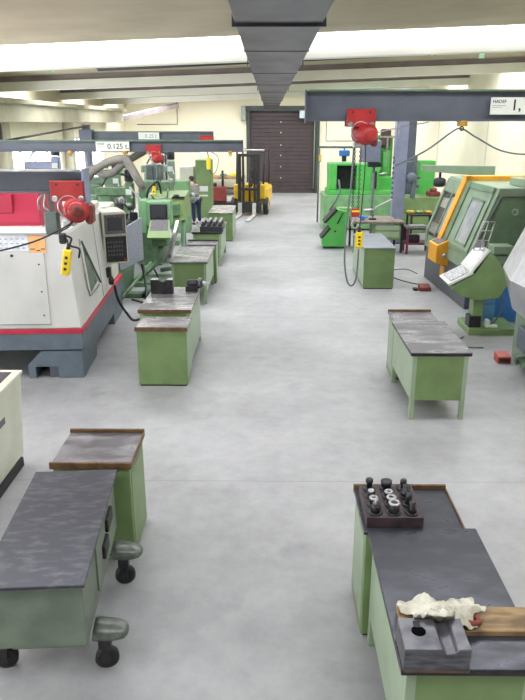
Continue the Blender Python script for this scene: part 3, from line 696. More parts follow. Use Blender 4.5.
# service door outline on the front + papers + latch
dr = MB().box(-5.2, -2.98, Y0-.016, Y0+.01, .78, 1.78, bev=.006).build('door', white, t)
for z in (.92, 1.25, 1.62): MB().lathe((-3.06, Y0-.016, z), [(.012,0),(.01,.008)], 8, (0,-1,0)).build('door_bolt', darkst, dr)
MB().lathe((-3.4, Y0-.016, 1.74), [(.02,0),(.018,.014)], 8, (0,-1,0)).build('door_lock', darkst, dr)
m = MB().box(-5.2, -2.98, Y0-.019, Y0-.014, .79, .8, bev=0).build('green_trim_line', greend, dr)
MB().box(-4.4, -3.17, Y0-.012, Y0+.005, 1.8, 2.02, bev=0).build('instruction_sheet', paper, t)
m = MB()
for r in range(3):
    for c in range(16): m.box(-4.35+c*.073, -4.31+c*.073, Y0-.0135, Y0-.012, 1.83+r*.06, 1.85+r*.06, bev=0)
m.build('sheet_print', mat('pale_print', (176,182,196), .7), t)
op = MB().box(-3.16, -2.95, Y0-.014, Y0+.005, 1.77, 2.0, bev=0).build('orange_notice', orangep, t)
MB().box(-3.15, -3.09, Y0-.016, Y0-.014, 1.82, 1.832, bev=0).box(-3.07, -3.02, Y0-.016, Y0-.014, 1.8, 1.812, bev=0).box(-3.01, -2.96, Y0-.016, Y0-.014, 1.82, 1.832, bev=0).build('notice_print', ink, op)
# red hood
hd = MB().prism([(9.0,2.09),(8.98,2.15),(9.1,2.62),(10.2,2.62),(10.3,2.1)], 'x', -5.6, -3.0, .02).build('red_hood', redhood, t)
MB().box(-5.6, -3.35, 9.0, 9.1, 2.28, 2.52, bev=.006).build('hood_panel', redhood, hd)
MB().hull([(-5.6,8.88,2.04),(-2.9,8.88,2.04),(-2.9,9.0,2.04),(-5.6,9.0,2.04)], [(-5.6,8.93,2.1),(-3.05,8.93,2.1),(-3.0,9.0,2.12),(-5.6,9.0,2.12)]).build('sloped_ledge', white, t)
# side: door recess with dark wedge window, rim, handle pipes
def side(pts, o0, o1):       # polygon (y, z) lying on the slightly leaning right-hand side
    g = lambda z: X1 - .077*(z-.72)
    return MB().hull([(g(z)+o0, y, z) for y, z in pts], [(g(z)+o1, y, z) for y, z in pts])
side([(9.72,1.75),(10.35,1.08),(9.8,1.02)], .001, .006).build('side_window', mat('green_tinted_glass', (112,122,110), .2), t)
g_ = lambda z: X1 - .077*(z-.72)
MB().loft([(g_(1.85)+.012,9.55,1.85),(g_(1.15)+.012,9.57,1.15),(g_(1.0)+.012,9.68,1.0),(g_(.98)+.012,10.4,1.0)], .012, 6).build('side_window_rim', chrome, t)
MB().loft([(g_(1.8)+.015,9.66,1.8),(g_(1.02)+.015,10.5,1.02)], .016, 6).build('side_strut', boxg, t)
side([(10.62,.75),(10.62,1.95),(10.64,1.95),(10.64,.75)], .001, .004).build('panel_gap', boxg, t)
MB().box(-3.3, -2.68, 10.6, 11.4, 2.08, 2.19, bev=.02).build('top_cover', cream, t)
# control cabinet with dark panel
cp = bpy.data.objects.new('tmp', None)
m = MB(); RM = Matrix.Translation((-2.46,11.3,0)) @ Matrix.Rotation(.35, 4, 'Z'); m.M = RM
m.box(-.19, .2, -.08, .6, 1.17, 2.02, bev=.012); cb = m.build('control_cabinet', cream, t)
m = MB(); m.M = RM; m.box(-.16, .185, -.095, -.078, 1.2, 1.62, bev=.004); kp = m.build('keypad_panel', darkst, cb)
m = MB(); m.M = RM; m.box(-.16, .185, -.095, -.078, 1.67, 1.98, bev=.004); m.build('display_panel', keys, cb)
m = MB(); m.M = RM; m.box(-.11, .13, -.1, -.094, 1.72, 1.93, bev=.002); m.build('screen', screen, cb)
m = MB(); m.M = RM; m.box(-.18, .2, -.11, -.075, 1.63, 1.66, bev=.004); m.build('panel_ledge', chrome, cb)
m = MB(); m.M = RM
for r in range(4):
    for c in range(6): m.box(-.13+c*.045, -.105+c*.045, -.1, -.094, 1.3+r*.07, 1.335+r*.07, bev=0)
m.build('key', keys, kp)
m = MB(); m.M = RM; m.lathe((.14,-.095,1.23), [(.02,0),(.022,.02),(.015,.03)], 10, (0,-1,0)); m.build('stop_button', red, kp)
MB().box(-2.6, -2.52, 11.1, 11.2, .95, 1.12, bev=.01).lathe((-2.5,11.0,.86), [(.03,0),(.045,.02),(.045,.1),(.02,.14)], 12).build('handwheel_unit', darkst, t)
turn(t, -2.6, 8.92, .055)
o = tag(MB().tube([(-2.55,10.92,.86),(-2.52,11.0,.6),(-2.42,11.1,.35),(-2.3,11.1,.22),(-2.15,11.2,.3),(-2.1,11.3,.7),(-2.15,11.3,1.15)], .022, 8).build('control_hose', black), 'black hose looping from under the white machine control panel', 'hose')
o = tag(MB().tube([(-2.1,11.2,1.2),(-2.06,11.1,.7),(-2.03,10.9,.2),(-2.05,10.8,.03),(-2.15,10.7,.02)], .012, 6).build('hanging_cable', boxg), 'thin grey cable hanging to the floor beside the white machine', 'cable')
# pale cabinet at far left front
t = thing('white_cabinet', 'off-white slanted equipment cabinet cut by the left frame edge', 'cabinet', (-3.1,5.6,0))
MB().prism([(-3.6,.1),(-2.58,.1),(-2.51,1.0),(-3.6,1.0)], 'y', 4.6, 6.42, .01).build('cabinet_body', cream, t)
MB().box(-3.55, -2.56, 4.7, 6.35, 0, .1, bev=.004).build('plinth', black, t)
MB().box(-3.6, -2.5, 4.6, 6.44, .995, 1.03, bev=.006).build('cabinet_top', cream, t)
MB().box(-3.5, -2.58, 5.7, 6.36, 1.028, 1.036, bev=.001).build('dark_top_inlay', screen, t)
MB().box(-3.5, -2.58, 4.8, 5.62, 1.028, 1.036, bev=.001).build('dark_top_inlay', screen, t)
MB().box(-2.57, -2.53, 5.75, 5.95, .66, .74, bev=.006).build('handle', craneg, t)

# ================================================================== LEFT MACHINE ROW
def mill(name, label, x, y, s=1.0, bodym=greenm, cat='milling machine', face=1, tall=2.3, headm=None):
    """knee mill: base, column, overarm head, motor, knee, table; face = +1 head towards +X"""
    t = thing(name, label, cat, (x,y,0)); f = face
    def bx(x0,x1,y0,y1,z0,z1,b=.015): return MB().box(min(x+f*x0,x+f*x1), max(x+f*x0,x+f*x1), y+y0, y+y1, z0, z1, bev=b)
    bx(-.5,.55,-.4,.4,0,.14).build('base', bodym, t)
    MB().prism([(x-f*.45,.14),(x+f*.05,.14),(x-f*.0,1.0),(x-f*.12,tall-.45),(x-f*.4,tall-.45)], 'y', y-.2, y+.2, .02).build('column', bodym, t)
    bx(-.5,.45,-.12,.12,tall-.45,tall-.25,.02).build('overarm', headm or bodym, t)
    h = bx(.24,.46,-.12,.12,tall-.8,tall-.12,.03).build('spindle_head', headm or bodym, t)
    MB().lathe((x+f*.35,y,tall-.1), [(.1,0),(.12,.02),(.12,.25),(.08,.3)], 14).build('motor', darkst, h)
    MB().lathe((x+f*.35,y,tall-1.05), [(.03,0),(.05,.06),(.07,.2)], 12).build('quill', chrome, h)
    bx(.05,.42,-.22,.22,.45,.95,.02).build('knee', bodym, t)
    tb = bx(.0,.4,-.6,.6,.98,1.08,.01).build('work_table', steel, t)
    MB().box(x-f*.0-.06+f*.2, x+.06+f*.2, y-.1, y+.1, 1.08, 1.2, bev=.01).build('vise', darkst, tb)
    MB().ring((x+f*.2, y-.66, 1.0), .09, .012, (0,1,0), n=16, m=6).cyl((x+f*.2,y-.66,1.0),(x+f*.2,y-.58,1.0), .02, n=8).build('handwheel', chrome, t)
    MB().box(min(x-f*.62,x-f*.47), max(x-f*.62,x-f*.47), y-.2, y+.2, .5, 1.3, bev=.01).build('electric_box', greens, t)
    for k, (dx, dz) in enumerate(((.28,tall-.5),(.42,tall-.35))):
        MB().loft([(x+f*dx,y-.12,dz),(x+f*(dx+.05),y-.33,dz-.12)], .014, 6).ball((x+f*(dx+.05),y-.33,dz-.12), .028, n=8).build('lever', chrome, h)
    MB().lathe((x+f*.35,y-.12,tall-.68), [(.07,0),(.075,.02),(.02,.03)], 14, (0,-1,0)).build('dial', chrome, h)
    MB().box(x+f*.35-.08, x+f*.35+.08, y-.13, y-.118, tall-.42, tall-.28, bev=.002).build('name_plate', signw, h)
    MB().tube([(x-f*.3,y-.2,tall-.2),(x-f*.1,y-.3,tall+.05),(x+f*.2,y-.2,tall+.1),(x+f*.32,y-.1,tall)], .02, 6).build('motor_cable', black, t)
    MB().tube([(x+f*.1,y-.3,1.2),(x+f*.2,y-.3,1.45),(x+f*.34,y-.2,1.35),(x+f*.36,y-.08,1.22)], .014, 6).build('coolant_hose', darkst, t)
    MB().box(x-f*.45-.0, x-f*.45+.3, y-.22, y-.2, .3, .8, bev=.004).build('access_door', greens, t)
    MB().box(min(x+f*.42,x+f*.62), max(x+f*.42,x+f*.62), y-.62, y-.5, 1.1, 1.3, bev=.02).build('control_box', darkst, t)
    return t
# L1 green machine behind the white one, with curved guard
t = thing('green_machine', 'low green machine with grey mesh guard just behind the white machine', 'machine', (-3.2,14.2,0))
MB().prism([(-4.2,0),(-3.05,0),(-2.98,.5),(-3.05,1.0),(-4.2,1.0)], 'y', 13.2, 14.9, .03).build('machine_body', greenm, t)
MB().box(-4.3, -3.2, 13.4, 14.9, 1.05, 1.5, bev=.03).build('headstock', greenm, t)
MB().hull([(-2.98,13.3,.62),(-2.96,13.3,.62),(-2.58,13.8,.75),(-2.6,13.82,.75)], [(-2.98,13.3,1.38),(-2.96,13.3,1.38),(-2.58,13.8,1.6),(-2.6,13.82,1.6)]).build('mesh_guard', guardg, t)
MB().box(-3.1, -2.5, 13.5, 13.7, .0, .1, bev=.01).box(-2.62,-2.5,13.5,14.3,.0,.1,bev=.01).build('base_rail', greend, t)
MB().loft([(-2.95,12.9,.08),(-2.5,14.2,.6)], .035, 8).build('sloping_strut', greenm, t)
MB().lathe((-3.7,14.2,1.66), [(.1,0),(.11,.02),(.11,.22),(.06,.26)], 14, (0,-1,0)).box(-3.8,-3.6,13.95,14.3,1.5,1.6,bev=.01).build('spindle_motor', white, t)
MB().box(-4.1, -3.4, 14.3, 14.8, 1.5, 1.75, bev=.02).build('top_block', greenm, t)
t = tag(MB().tube([(-2.75,13.2,.05),(-2.4,13.0,.03),(-2.1,13.2,.03),(-2.0,13.9,.03),(-2.3,14.4,.05),(-2.5,14.5,.4)], .02, 6).build('floor_cable', black), 'black cable curling on the floor by the mesh-guarded green machine', 'cable')
# L2 console with CRT + pedestal arm
t = thing('machine_console', 'green control console with dark screen and keypad on a bent arm', 'control console', (-2.5,15.0,0))
MB().box(-2.72, -2.18, 15.05, 15.5, 1.22, 1.78, bev=.02).box(-2.86,-2.7,15.02,15.5,1.1,1.8,bev=.01).build('console_body', mat('mint_green_paint', (120,164,124), .42), t)
MB().box(-2.62, -2.24, 15.03, 15.06, 1.38, 1.72, bev=.01).build('screen_bezel', darkst, t)
MB().box(-2.58, -2.28, 15.02, 15.035, 1.42, 1.68, bev=.01).build('screen', screen, t)
k = MB().hull([(-2.66,14.75,1.0),(-2.16,14.75,1.0),(-2.2,15.1,1.36),(-2.62,15.1,1.36)], [(-2.66,14.72,1.04),(-2.16,14.72,1.04),(-2.2,15.07,1.4),(-2.62,15.07,1.4)]).build('keyboard_shelf', yelgrn, t)
MB().hull([(-2.62,14.76,1.045),(-2.2,14.76,1.045),(-2.23,15.05,1.39),(-2.59,15.05,1.39)], [(-2.62,14.75,1.055),(-2.2,14.75,1.055),(-2.23,15.04,1.4),(-2.59,15.04,1.4)]).build('keypad', keys, k)
MB().box(-2.6, -2.25, 14.9, 15.3, .82, 1.0, bev=.02).build('lower_box', greend, t)
MB().loft([(-2.42,15.1,.82),(-2.46,15.1,.5),(-2.7,14.9,.28),(-2.95,14.6,.1)], [.07,.065,.06,.06], 10).build('support_arm', greenm, t)
MB().loft([(-2.46,15.1,.25),(-1.98,15.3,.3),(-1.98,15.5,.5),(-2.0,15.8,1.2)], .05, 8).build('side_arm', greend, t)
MB().box(-2.95, -2.2, 14.5, 15.4, 0, .1, bev=.01).build('base', greend, t)
# big yellow-green head machine above the console
t = thing('jig_machine', 'large green machine with yellow-green overhanging head behind the console', 'machine', (-2.6,17.3,0))
MB().box(-3.3, -2.7, 16.9, 18.2, 0, 1.1, bev=.03).build('base', greenm, t)
MB().hull([(-3.1,16.2,1.22),(-1.98,16.2,1.22),(-1.98,17.4,1.22),(-3.1,17.4,1.22)], [(-2.95,16.3,1.72),(-2.02,16.3,1.72),(-2.02,17.4,1.8),(-2.95,17.4,1.8)]).build('overhanging_head', yelgrn, t)
MB().box(-2.5,-2.12,16.14,16.26,1.32,1.6,bev=.02).build('head_panel', greenm, t)
MB().box(-2.9,-2.55,16.12,16.28,1.3,1.56,bev=.02).build('dark_housing', darkst, t)
MB().tube([(-2.9,16.3,1.7),(-2.8,16.1,1.95),(-2.6,16.2,2.1),(-2.6,16.6,1.8)], .025, 6).build('hose', black, t)
MB().loft([(-2.4,16.2,1.75),(-2.35,16.05,1.95)], .02, 6).loft([(-2.7,16.2,1.7),(-2.75,16.0,1.85)], .02, 6).cyl((-2.76,16.2,1.7),(-2.38,16.2,1.75),.02,n=6).build('lever', chrome, t)
MB().cyl((-2.05,16.3,1.22),(-2.05,16.3,.12), .05, n=10).build('support_post', greend, t)
MB().box(-3.3, -2.5, 17.4, 18.2, 1.1, 2.0, bev=.03).build('column', greenm, t)
MB().lathe((-2.2,16.3,1.72), [(.05,0),(.07,.03),(.07,.07),(.03,.09)], 12).box(-2.3,-2.0,16.25,16.35,1.72,1.76,bev=.005).build('top_fitting', darkst, t)
MB().hull([(-2.62,17.4,.1),(-2.54,17.4,.1),(-2.44,18.6,.8),(-2.52,18.6,.8)], [(-2.62,17.3,.2),(-2.54,17.3,.2),(-2.44,18.5,.95),(-2.52,18.5,.95)]).build('bright_slide', chrome, t)
# L3 machines with columns beyond
mill('milling_machine', 'green milling machine beside the thick hose, left of the red mid hoist', -3.9, 17.6, 1, greenm, face=1, tall=2.1)
mill('milling_machine', 'dull green milling machine behind the thick hanging grey hose', -4.7, 19.8, 1, greend, face=1, tall=2.2)
mill('milling_machine', 'tall pale-headed milling machine right of the mid-left red hoist', -3.2, 20.2, 1, greens, face=1, tall=2.5, headm=mat('grey_green_head', (120,140,122), .45))
mill('milling_machine', 'grey tall-headed milling machine silhouetted against the left windows', -6.2, 19.2, 1, craneg, face=1, tall=2.65, headm=colblue)
t = thing('instrument_box', 'grey-green motor box at head height under the mid-left beam', 'electric box', (-3.1,18.8,1.9))
MB().box(-3.3, -2.85, 18.6, 19.0, 1.9, 2.35, bev=.02).build('box_body', boxg, t)
MB().cyl((-3.1,18.8,0),(-3.1,18.8,1.9), .05, n=10).build('box_post', greend, t)
mill('milling_machine', 'small dull green milling machine deep in the left row near the windows', -5.0, 23.0, 1, greend, face=1, tall=2.2)
t = thing('machine_bed', 'long pale machine bed with bright ways in the left machine row', 'machine', (-4.9,16.2,0))
MB().box(-6.3, -3.7, 15.8, 16.6, 0, 1.0, bev=.03).build('bed', greenm, t)
MB().box(-6.3, -3.6, 15.9, 16.5, 1.0, 1.1, bev=.01).build('slideway', chrome, t)
MB().box(-5.2, -4.5, 15.7, 16.7, 1.1, 1.4, bev=.04).build('carriage', greenm, t)
MB().lathe((-4.9,15.7,1.25), [(.09,0),(.1,.02),(.03,.05)], 14, (0,-1,0)).loft([(-4.7,15.7,1.3),(-4.6,15.5,1.55)], .015, 6).build('carriage_handwheel', chrome, t)
MB().box(-4.35,-4.05,15.75,15.85,.3,.8,bev=.01).box(-3.95,-3.8,15.77,15.83,.5,.9,bev=.01).build('dark_panel', darkst, t)
MB().cyl((-4.2,16.2,1.1),(-4.2,16.2,1.8), .13, n=14).cyl((-3.8,15.9,1.1),(-3.8,15.9,1.55), .1, n=14).build('round_column', greenm, t)
t = thing('parts_cabinet', 'green cabinet with pale blue top between the white machine and the console', 'cabinet', (-3.75,15.25,0))
MB().box(-4.1, -3.4, 15.0, 15.5, 0, 1.38, bev=.02).build('cabinet_body', greenm, t)
MB().box(-4.1, -3.38, 14.98, 15.5, 1.38, 1.56, bev=.01).build('cabinet_top', mat('pale_blue_paint', (176,190,204), .45), t)
# L5 tall green column machine, light green box in front, cream hood, gantry dark pipe
t = thing('boring_machine', 'tall green column machine with white label plates near the back wall', 'machine', (-2.45,26.2,0))
MB().box(-2.75, -2.17, 25.9, 26.8, 0, 2.12, bev=.02).build('column', green, t)
MB().box(-2.68, -2.3, 25.885, 25.9, .98, 1.18, bev=.002).build('label_plate', signw, t)
MB().box(-2.7, -2.22, 25.88, 25.9, 1.25, 2.0, bev=.004).build('column_door', green, t)
MB().box(-2.68, -2.3, 25.885, 25.9, .8, .86, bev=.002).build('label_plate', signw, t)
MB().box(-3.6, -2.75, 26.0, 26.8, 0, 1.3, bev=.02).build('bed', greend, t)
MB().box(-3.4, -2.8, 26.0, 26.6, 1.3, 1.9, bev=.05).build('cream_hood', cream, t)
MB().cyl((-4.0,26.4,2.42),(-2.6,26.4,2.42), .06, n=10).cyl((-3.9,26.4,1.2),(-3.9,26.4,2.42),.05,n=8).build('overhead_pipe', darkst, t)
t = thing('machine_head_cabinet', 'light green box-shaped machine unit just left of the person', 'machine', (-2.95,22.4,0))
MB().box(-3.2, -2.6, 22.2, 22.9, 0, 1.65, bev=.02).build('cabinet_body', mat('light_green_paint', (112,150,108), .42), t)
MB().box(-2.82, -2.68, 22.185, 22.2, .9, 1.3, bev=.003).build('access_panel', greend, t)
MB().lathe((-2.5,22.4,1.12), [(.05,0),(.09,.05),(.09,.12),(.04,.15)], 12).box(-2.75,-2.3,22.3,22.5,1.05,1.12,bev=.01).build('work_spindle', chrome, t)
MB().box(-2.6,-2.42,22.3,22.8,.95,1.05,bev=.01).build('work_table', steel, t)
t = thing('pendant_control', 'yellow pendant hanging by the tall green column machine', 'hoist control', (-2.08,23.8,1.85))
MB().box(-2.14, -2.0, 23.75, 23.85, 1.9, 2.3, bev=.03).build('housing', yellow, t)
MB().tube([(-2.07,23.8,2.3),(-2.1,23.8,2.5),(-2.05,23.85,2.72)], .015, 6).tube([(-2.0,23.8,2.5),(-1.75,23.8,2.3),(-1.8,23.8,1.9),(-1.95,23.8,1.75),(-2.05,23.8,1.9)], .012, 6).build('cable', black, t)
# back wall bench and red machine
t = thing('back_bench', 'brown workbench along the back wall behind the forklift', 'workbench', (-2.2,34.6,0))
MB().box(-3.4, -1.25, 34.1, 35.3, .8, .9, bev=.01).build('tabletop', wood, t)
for x in (-3.3, -1.4):
    for y in (34.2, 35.1): MB().box(x, x+.1, y, y+.1, 0, .8, bev=.005).build('leg', darkst, t)
MB().box(-3.25, -1.4, 34.4, 35.2, .3, .34, bev=.004).build('lower_shelf', darkst, t)
for i, (x, mt, c) in enumerate(((-2.9, yelf, 'yellow'), (-2.3, green, 'green'), (-1.8, yellow, 'bright yellow'))):
    tag(MB().box(x-.16, x+.16, 34.5, 34.8, .9, 1.02, bev=.02).build('parts_box', mt), 'low %s parts box on the bench along the back wall' % c, 'box')
t = thing('hydraulic_unit', 'dark red hydraulic unit standing behind the farthest bench', 'machine', (-2.15,29.6,0))
MB().box(-2.5, -1.85, 29.4, 29.9, .2, .85, bev=.04).build('tank', redbrn, t)
MB().box(-2.7, -1.65, 29.3, 30.0, .0, .2, bev=.02).build('base', darkst, t)
MB().cyl((-2.0,29.6,.85),(-2.0,29.6,1.5), .05, n=8).lathe((-2.35,29.6,.85), [(.1,0),(.1,.12),(.05,.16)], 12).build('pump', darkst, t)

# ================================================================== FORKLIFT
t = thing('forklift', 'yellow forklift with black mast and lowered forks before the roller shutter', 'forklift', (-.55,27.6,0))
FX0, FX1 = -1.22, -.02
MB().box(FX0+.02, FX1+.05, 27.5, 29.3, .35, 1.0, bev=.06).box(FX0+.1, FX1, 28.9, 29.6, .3, 1.05, bev=.1).build('chassis', yelf, t)
MB().box(FX0-.02, FX0+.22, 27.3, 27.6, .6, 1.15, bev=.03).build('front_fender', yelf, t); MB().box(FX1-.22, FX1+.02, 27.3, 27.6, .6, 1.15, bev=.03).build('front_fender', yelf, t)
MB().box(-1.0, -.65, 27.34, 27.5, .5, 1.15, bev=.02).box(-.5, -.2, 27.34, 27.5, .5, 1.15, bev=.02).build('cowl', yelf, t)
for x in (-1.02, -.3): MB().box(x, x+.12, 26.95, 27.1, .1, 2.3, bev=.01).build('mast_rail', black, t)
for x in (-.86, -.42): MB().box(x, x+.08, 26.98, 27.08, .1, 2.25, bev=.01).build('inner_mast_rail', darkst, t)
m = MB()
for z in (.35, .95, 2.2): m.box(-1.02, -.18, 26.96, 27.08, z, z+.1, bev=.01)
m.build('mast_crossbar', black, t)
MB().cyl((-.58,27.04,.3),(-.58,27.04,1.7), .04, n=10).build('lift_cylinder', darkst, t)
MB().box(-1.1, -.1, 26.86, 26.95, .15, .55, bev=.01).build('fork_carriage', black, t)
for x in (-1.0, -.45):
    MB().box(x, x+.15, 25.1, 26.9, .03, .075, bev=.008).box(x, x+.15, 26.82, 26.88, .03, .5, bev=.006).build('fork', mat('worn_fork_steel', (196,194,190), .45, .1) if 'worn_fork_steel' not in MATS else MATS['worn_fork_steel'], t)
for x in (-1.26, .0):
    w = MB().lathe((x-.1, 27.5, .33), [(.2,0),(.32,.02),(.33,.1),(.32,.18),(.2,.2)], 22, (1,0,0)).build('front_wheel', black, t)
    MB().lathe((x-.11, 27.5, .33), [(.16,0),(.16,.22)], 14, (1,0,0)).build('wheel_rim', yelf, w)
for x in (-1.05, -.15):
    MB().lathe((x-.08, 29.2, .26), [(.15,0),(.25,.02),(.26,.08),(.25,.14),(.15,.16)], 20, (1,0,0)).build('rear_wheel', black, t)
m = MB()
for x in (FX0+.08, FX1-.08):
    m.loft([(x,27.45,1.1),(x,27.6,2.4)], .035, 8); m.loft([(x,29.2,1.0),(x,29.0,2.4)], .035, 8)
    m.loft([(x,27.6,2.4),(x,29.0,2.4)], .035, 8)
for y in (27.6, 27.9, 28.2, 28.5, 28.8, 29.0): m.box(FX0+.08, FX1-.08, y-.02, y+.02, 2.38, 2.42, bev=0)
m.build('overhead_guard', black, t)
MB().box(FX0+.05, FX1-.05, 27.5, 27.56, 2.38, 2.44, bev=.01).build('guard_front_bar', chrome, t)
MB().box(-.85, -.4, 28.3, 28.7, 1.0, 1.12, bev=.04).box(-.85, -.4, 28.65, 28.75, 1.1, 1.6, bev=.04).build('seat', black, t)
MB().ring((-.62,27.9,1.35), .16, .02, (0,-.6,.8), n=18, m=6).cyl((-.62,27.8,1.0),(-.62,27.9,1.35), .03, n=8).build('steering_wheel', black, t)
MB().lathe((-1.0,27.42,1.2), [(.06,0),(.07,.02),(.05,.08)], 12, (0,-1,0)).build('headlamp', chrome, t)
MB().lathe((-.22,27.42,1.2), [(.06,0),(.07,.02),(.05,.08)], 12, (0,-1,0)).build('headlamp', chrome, t)

turn(t, -.6, 27, -.12); t.location.x -= .2; t.location.y -= .4
# ================================================================== RIGHT SIDE
# R1 lathe ------------------------------------------------------------
t = thing('cnc_lathe', 'green slant-fronted lathe with orange door frame on the right', 'machine', (4.6,14.1,0))
def slant(x_off=0, z=0):    # front face x at height z
    return 3.6 + x_off + (0 if z < 1.1 else (z-1.1)*.36)
Z1, Z2 = 1.1, 2.28
def prof(o=0): return [(3.55+o,.75),(3.6+o,Z1),(slant(o,Z2),Z2),(5.6,Z2),(5.6,.75)]
MB().prism(prof(), 'y', 12.6, 15.6, .01).build('enclosure', greens, t)
MB().box(3.6, 5.6, 12.7, 15.6, 0, .75, bev=.01).build('base', mat('dark_machine_base', (84,88,96), .45), t)
def slantbox(y0, y1, z0, z1, d0, d1, m=None):   # slab lying on the slanted front, offset d0..d1 outwards
    m = m or MB()
    zz = [z0] + ([1.1] if z0 < 1.1 < z1 else []) + [z1]
    p = [(slant(-d1,z),z) for z in zz] + [(slant(-d0,z),z) for z in zz[::-1]]
    return m.prism(p, 'y', y0, y1)
# door with dark green frame and grey window
dr = slantbox(12.75, 14.2, 1.0, 2.25, 0, .03).build('sliding_door', greens, t)
m = slantbox(14.02, 14.22, .85, 2.28, .03, .06); slantbox(12.75, 14.2, 2.17, 2.28, .03, .05, m); m.build('door_frame', greend, dr)
slantbox(12.98, 13.6, 1.2, 1.98, .03, .04).build('door_window', glassg, dr)
m = slantbox(12.94, 12.98, 1.16, 2.02, .03, .05); slantbox(13.6, 13.64, 1.16, 2.02, .03, .05, m); slantbox(12.94, 13.64, 1.98, 2.02, .03, .05, m); slantbox(12.94, 13.64, 1.16, 1.2, .03, .05, m)
m.build('window_frame', greend, dr)
# orange arch frame
m = slantbox(14.24, 14.48, .75, 2.38, .0, .1); m.box(slant(0,2.3)-.1, 5.2, 14.24, 14.48, 2.28, 2.38, bev=.005); m.build('orange_frame', orange, t)
# far opening, dark, with green bars
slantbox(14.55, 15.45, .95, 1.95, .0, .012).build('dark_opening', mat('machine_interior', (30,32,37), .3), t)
m = slantbox(14.5, 14.58, .8, 2.2, .01, .05); slantbox(14.85, 14.9, .85, 2.1, .01, .05, m); slantbox(15.45, 15.55, .8, 2.2, .01, .05, m); slantbox(14.5, 15.55, 1.98, 2.25, .01, .04, m)
m.build('opening_frame', greens, t)
slantbox(14.95, 15.35, 1.65, 1.85, .012, .03).build('bright_part', chrome, t)
slantbox(14.6, 14.84, 1.15, 1.9, .014, .02).build('side_glass', glassg, t)
slantbox(14.95, 15.4, 1.1, 1.3, .012, .03).build('bright_part', steel, t)
# orange operator panel
op = MB().hull([(3.34,13.9,.66),(3.76,13.9,.56),(3.76,14.5,.56),(3.34,14.5,.66)], [(3.34,13.9,1.02),(3.8,13.9,1.22),(3.8,14.5,1.22),(3.34,14.5,1.02)]).build('operator_panel', orange, t)
MB().hull([(3.38,13.97,1.035),(3.74,13.97,1.19),(3.74,14.42,1.19),(3.38,14.42,1.035)], [(3.38,13.97,1.05),(3.74,13.97,1.205),(3.74,14.42,1.205),(3.38,14.42,1.05)]).build('button_field', keys, op)
MB().lathe((3.5,13.9,.82), [(.04,0),(.04,.03),(.02,.04)], 12, (0,-1,0)).build('knob', chrome, op)
MB().box(3.58, 3.68, 14.1, 14.38, .3, .55, bev=.02).build('panel_leg', orange, op)
# near end: dark green hex panel with round handle
e = MB().prism([(3.78,1.0),(3.78,1.35),(4.08,2.08),(5.1,2.08),(5.1,1.0)], 'y', 12.56, 12.6, .006).build('end_panel', greend, t)
MB().ring((4.32,12.55,1.86), .05, .012, (0,1,0), n=18, m=6).build('ring_handle', chrome, e)
m = MB().loft([(3.7,12.56,1.0),(3.72,12.56,1.36),(4.04,12.56,2.13),(5.15,12.56,2.13)], .022, 4); m.build('end_panel_trim', framem, e)
MB().box(4.5, 4.95, 12.5, 13.4, 2.28, 2.42, bev=.01).build('top_box', greens, t)
MB().box(4.8, 5.7, 12.2, 12.6, .0, 2.2, bev=.02).build('rear_cabinet', greend, t)
# tool magazine in front of the end
turn(t, 3.6, 15.5, .05)
t = thing('tool_turret', 'small stacked grey-green boxes standing in front of the green lathe end', 'machine', (4.25,12.1,0))
MB().box(3.95, 4.3, 11.95, 12.3, 1.2, 1.34, bev=.01).build('upper_box', greens, t)
MB().box(4.0, 4.4, 11.98, 12.3, 1.0, 1.16, bev=.01).build('lower_box', greens, t)
MB().box(4.15, 4.4, 12.0, 12.3, .7, 1.0, bev=.01).build('dark_housing', black, t)
MB().box(4.12, 4.5, 11.93, 12.35, 0, .7, bev=.01).build('pedestal', greend, t)
# crane/coolant arm behind the lathe top
t = thing('swing_arm', 'short green-grey swing beam over the lathe with a black lamp below', 'arm', (5.0,16.2,0))
MB().hull([(3.5,16.1,2.36),(5.15,16.1,2.22),(5.15,16.3,2.22),(3.5,16.3,2.36)], [(3.5,16.1,2.48),(5.15,16.1,2.46),(5.15,16.3,2.46),(3.5,16.3,2.48)]).build('arm', greens, t)
MB().cyl((4.95,16.2,0),(4.95,16.2,2.25), .09, n=12).build('post', greend, t)
MB().lathe((3.93,16.2,2.0), [(.1,0),(.14,.03),(.14,.16),(.08,.2)], 14).cyl((3.93,16.2,2.2),(3.93,16.2,2.38), .03, n=8).build('motor', black, t)
# R2 console on pedestal --------------------------------------------------
t = thing('machine_console', 'green operator console with white keyboard and small lit screen on a pedestal', 'control console', (3.5,11.2,0))
MB().prism([(2.93,.8),(3.1,.67),(3.4,.6),(3.72,.64),(3.9,.96),(3.62,1.3),(3.5,1.42),(3.3,1.05),(3.0,.88)], 'y', 11.0, 11.6, .012).build('console_body', green, t)
MB().hull([(2.88,10.98,.86),(3.26,10.98,1.06),(3.26,11.62,1.06),(2.88,11.62,.86)], [(2.86,10.98,.89),(3.24,10.98,1.09),(3.24,11.62,1.09),(2.86,11.62,.89)]).build('keyboard_frame', signw, t)
MB().hull([(2.92,11.04,.9),(3.2,11.04,1.05),(3.2,11.56,1.05),(2.92,11.56,.9)], [(2.91,11.04,.935),(3.19,11.04,1.085),(3.19,11.56,1.085),(2.91,11.56,.935)]).build('keyboard', mat('pale_keys', (196,198,200), .5, 0, (120,122,126), 50, (1,1,1), 0, .48, .56), t)
MB().hull([(3.24,10.98,1.08),(3.5,10.98,1.44),(3.5,11.62,1.44),(3.24,11.62,1.08)], [(3.21,10.98,1.1),(3.47,10.98,1.46),(3.47,11.62,1.46),(3.21,11.62,1.1)]).build('screen_frame', signw, t)
scr = emit('lit_screen', (150,130,180), .6)
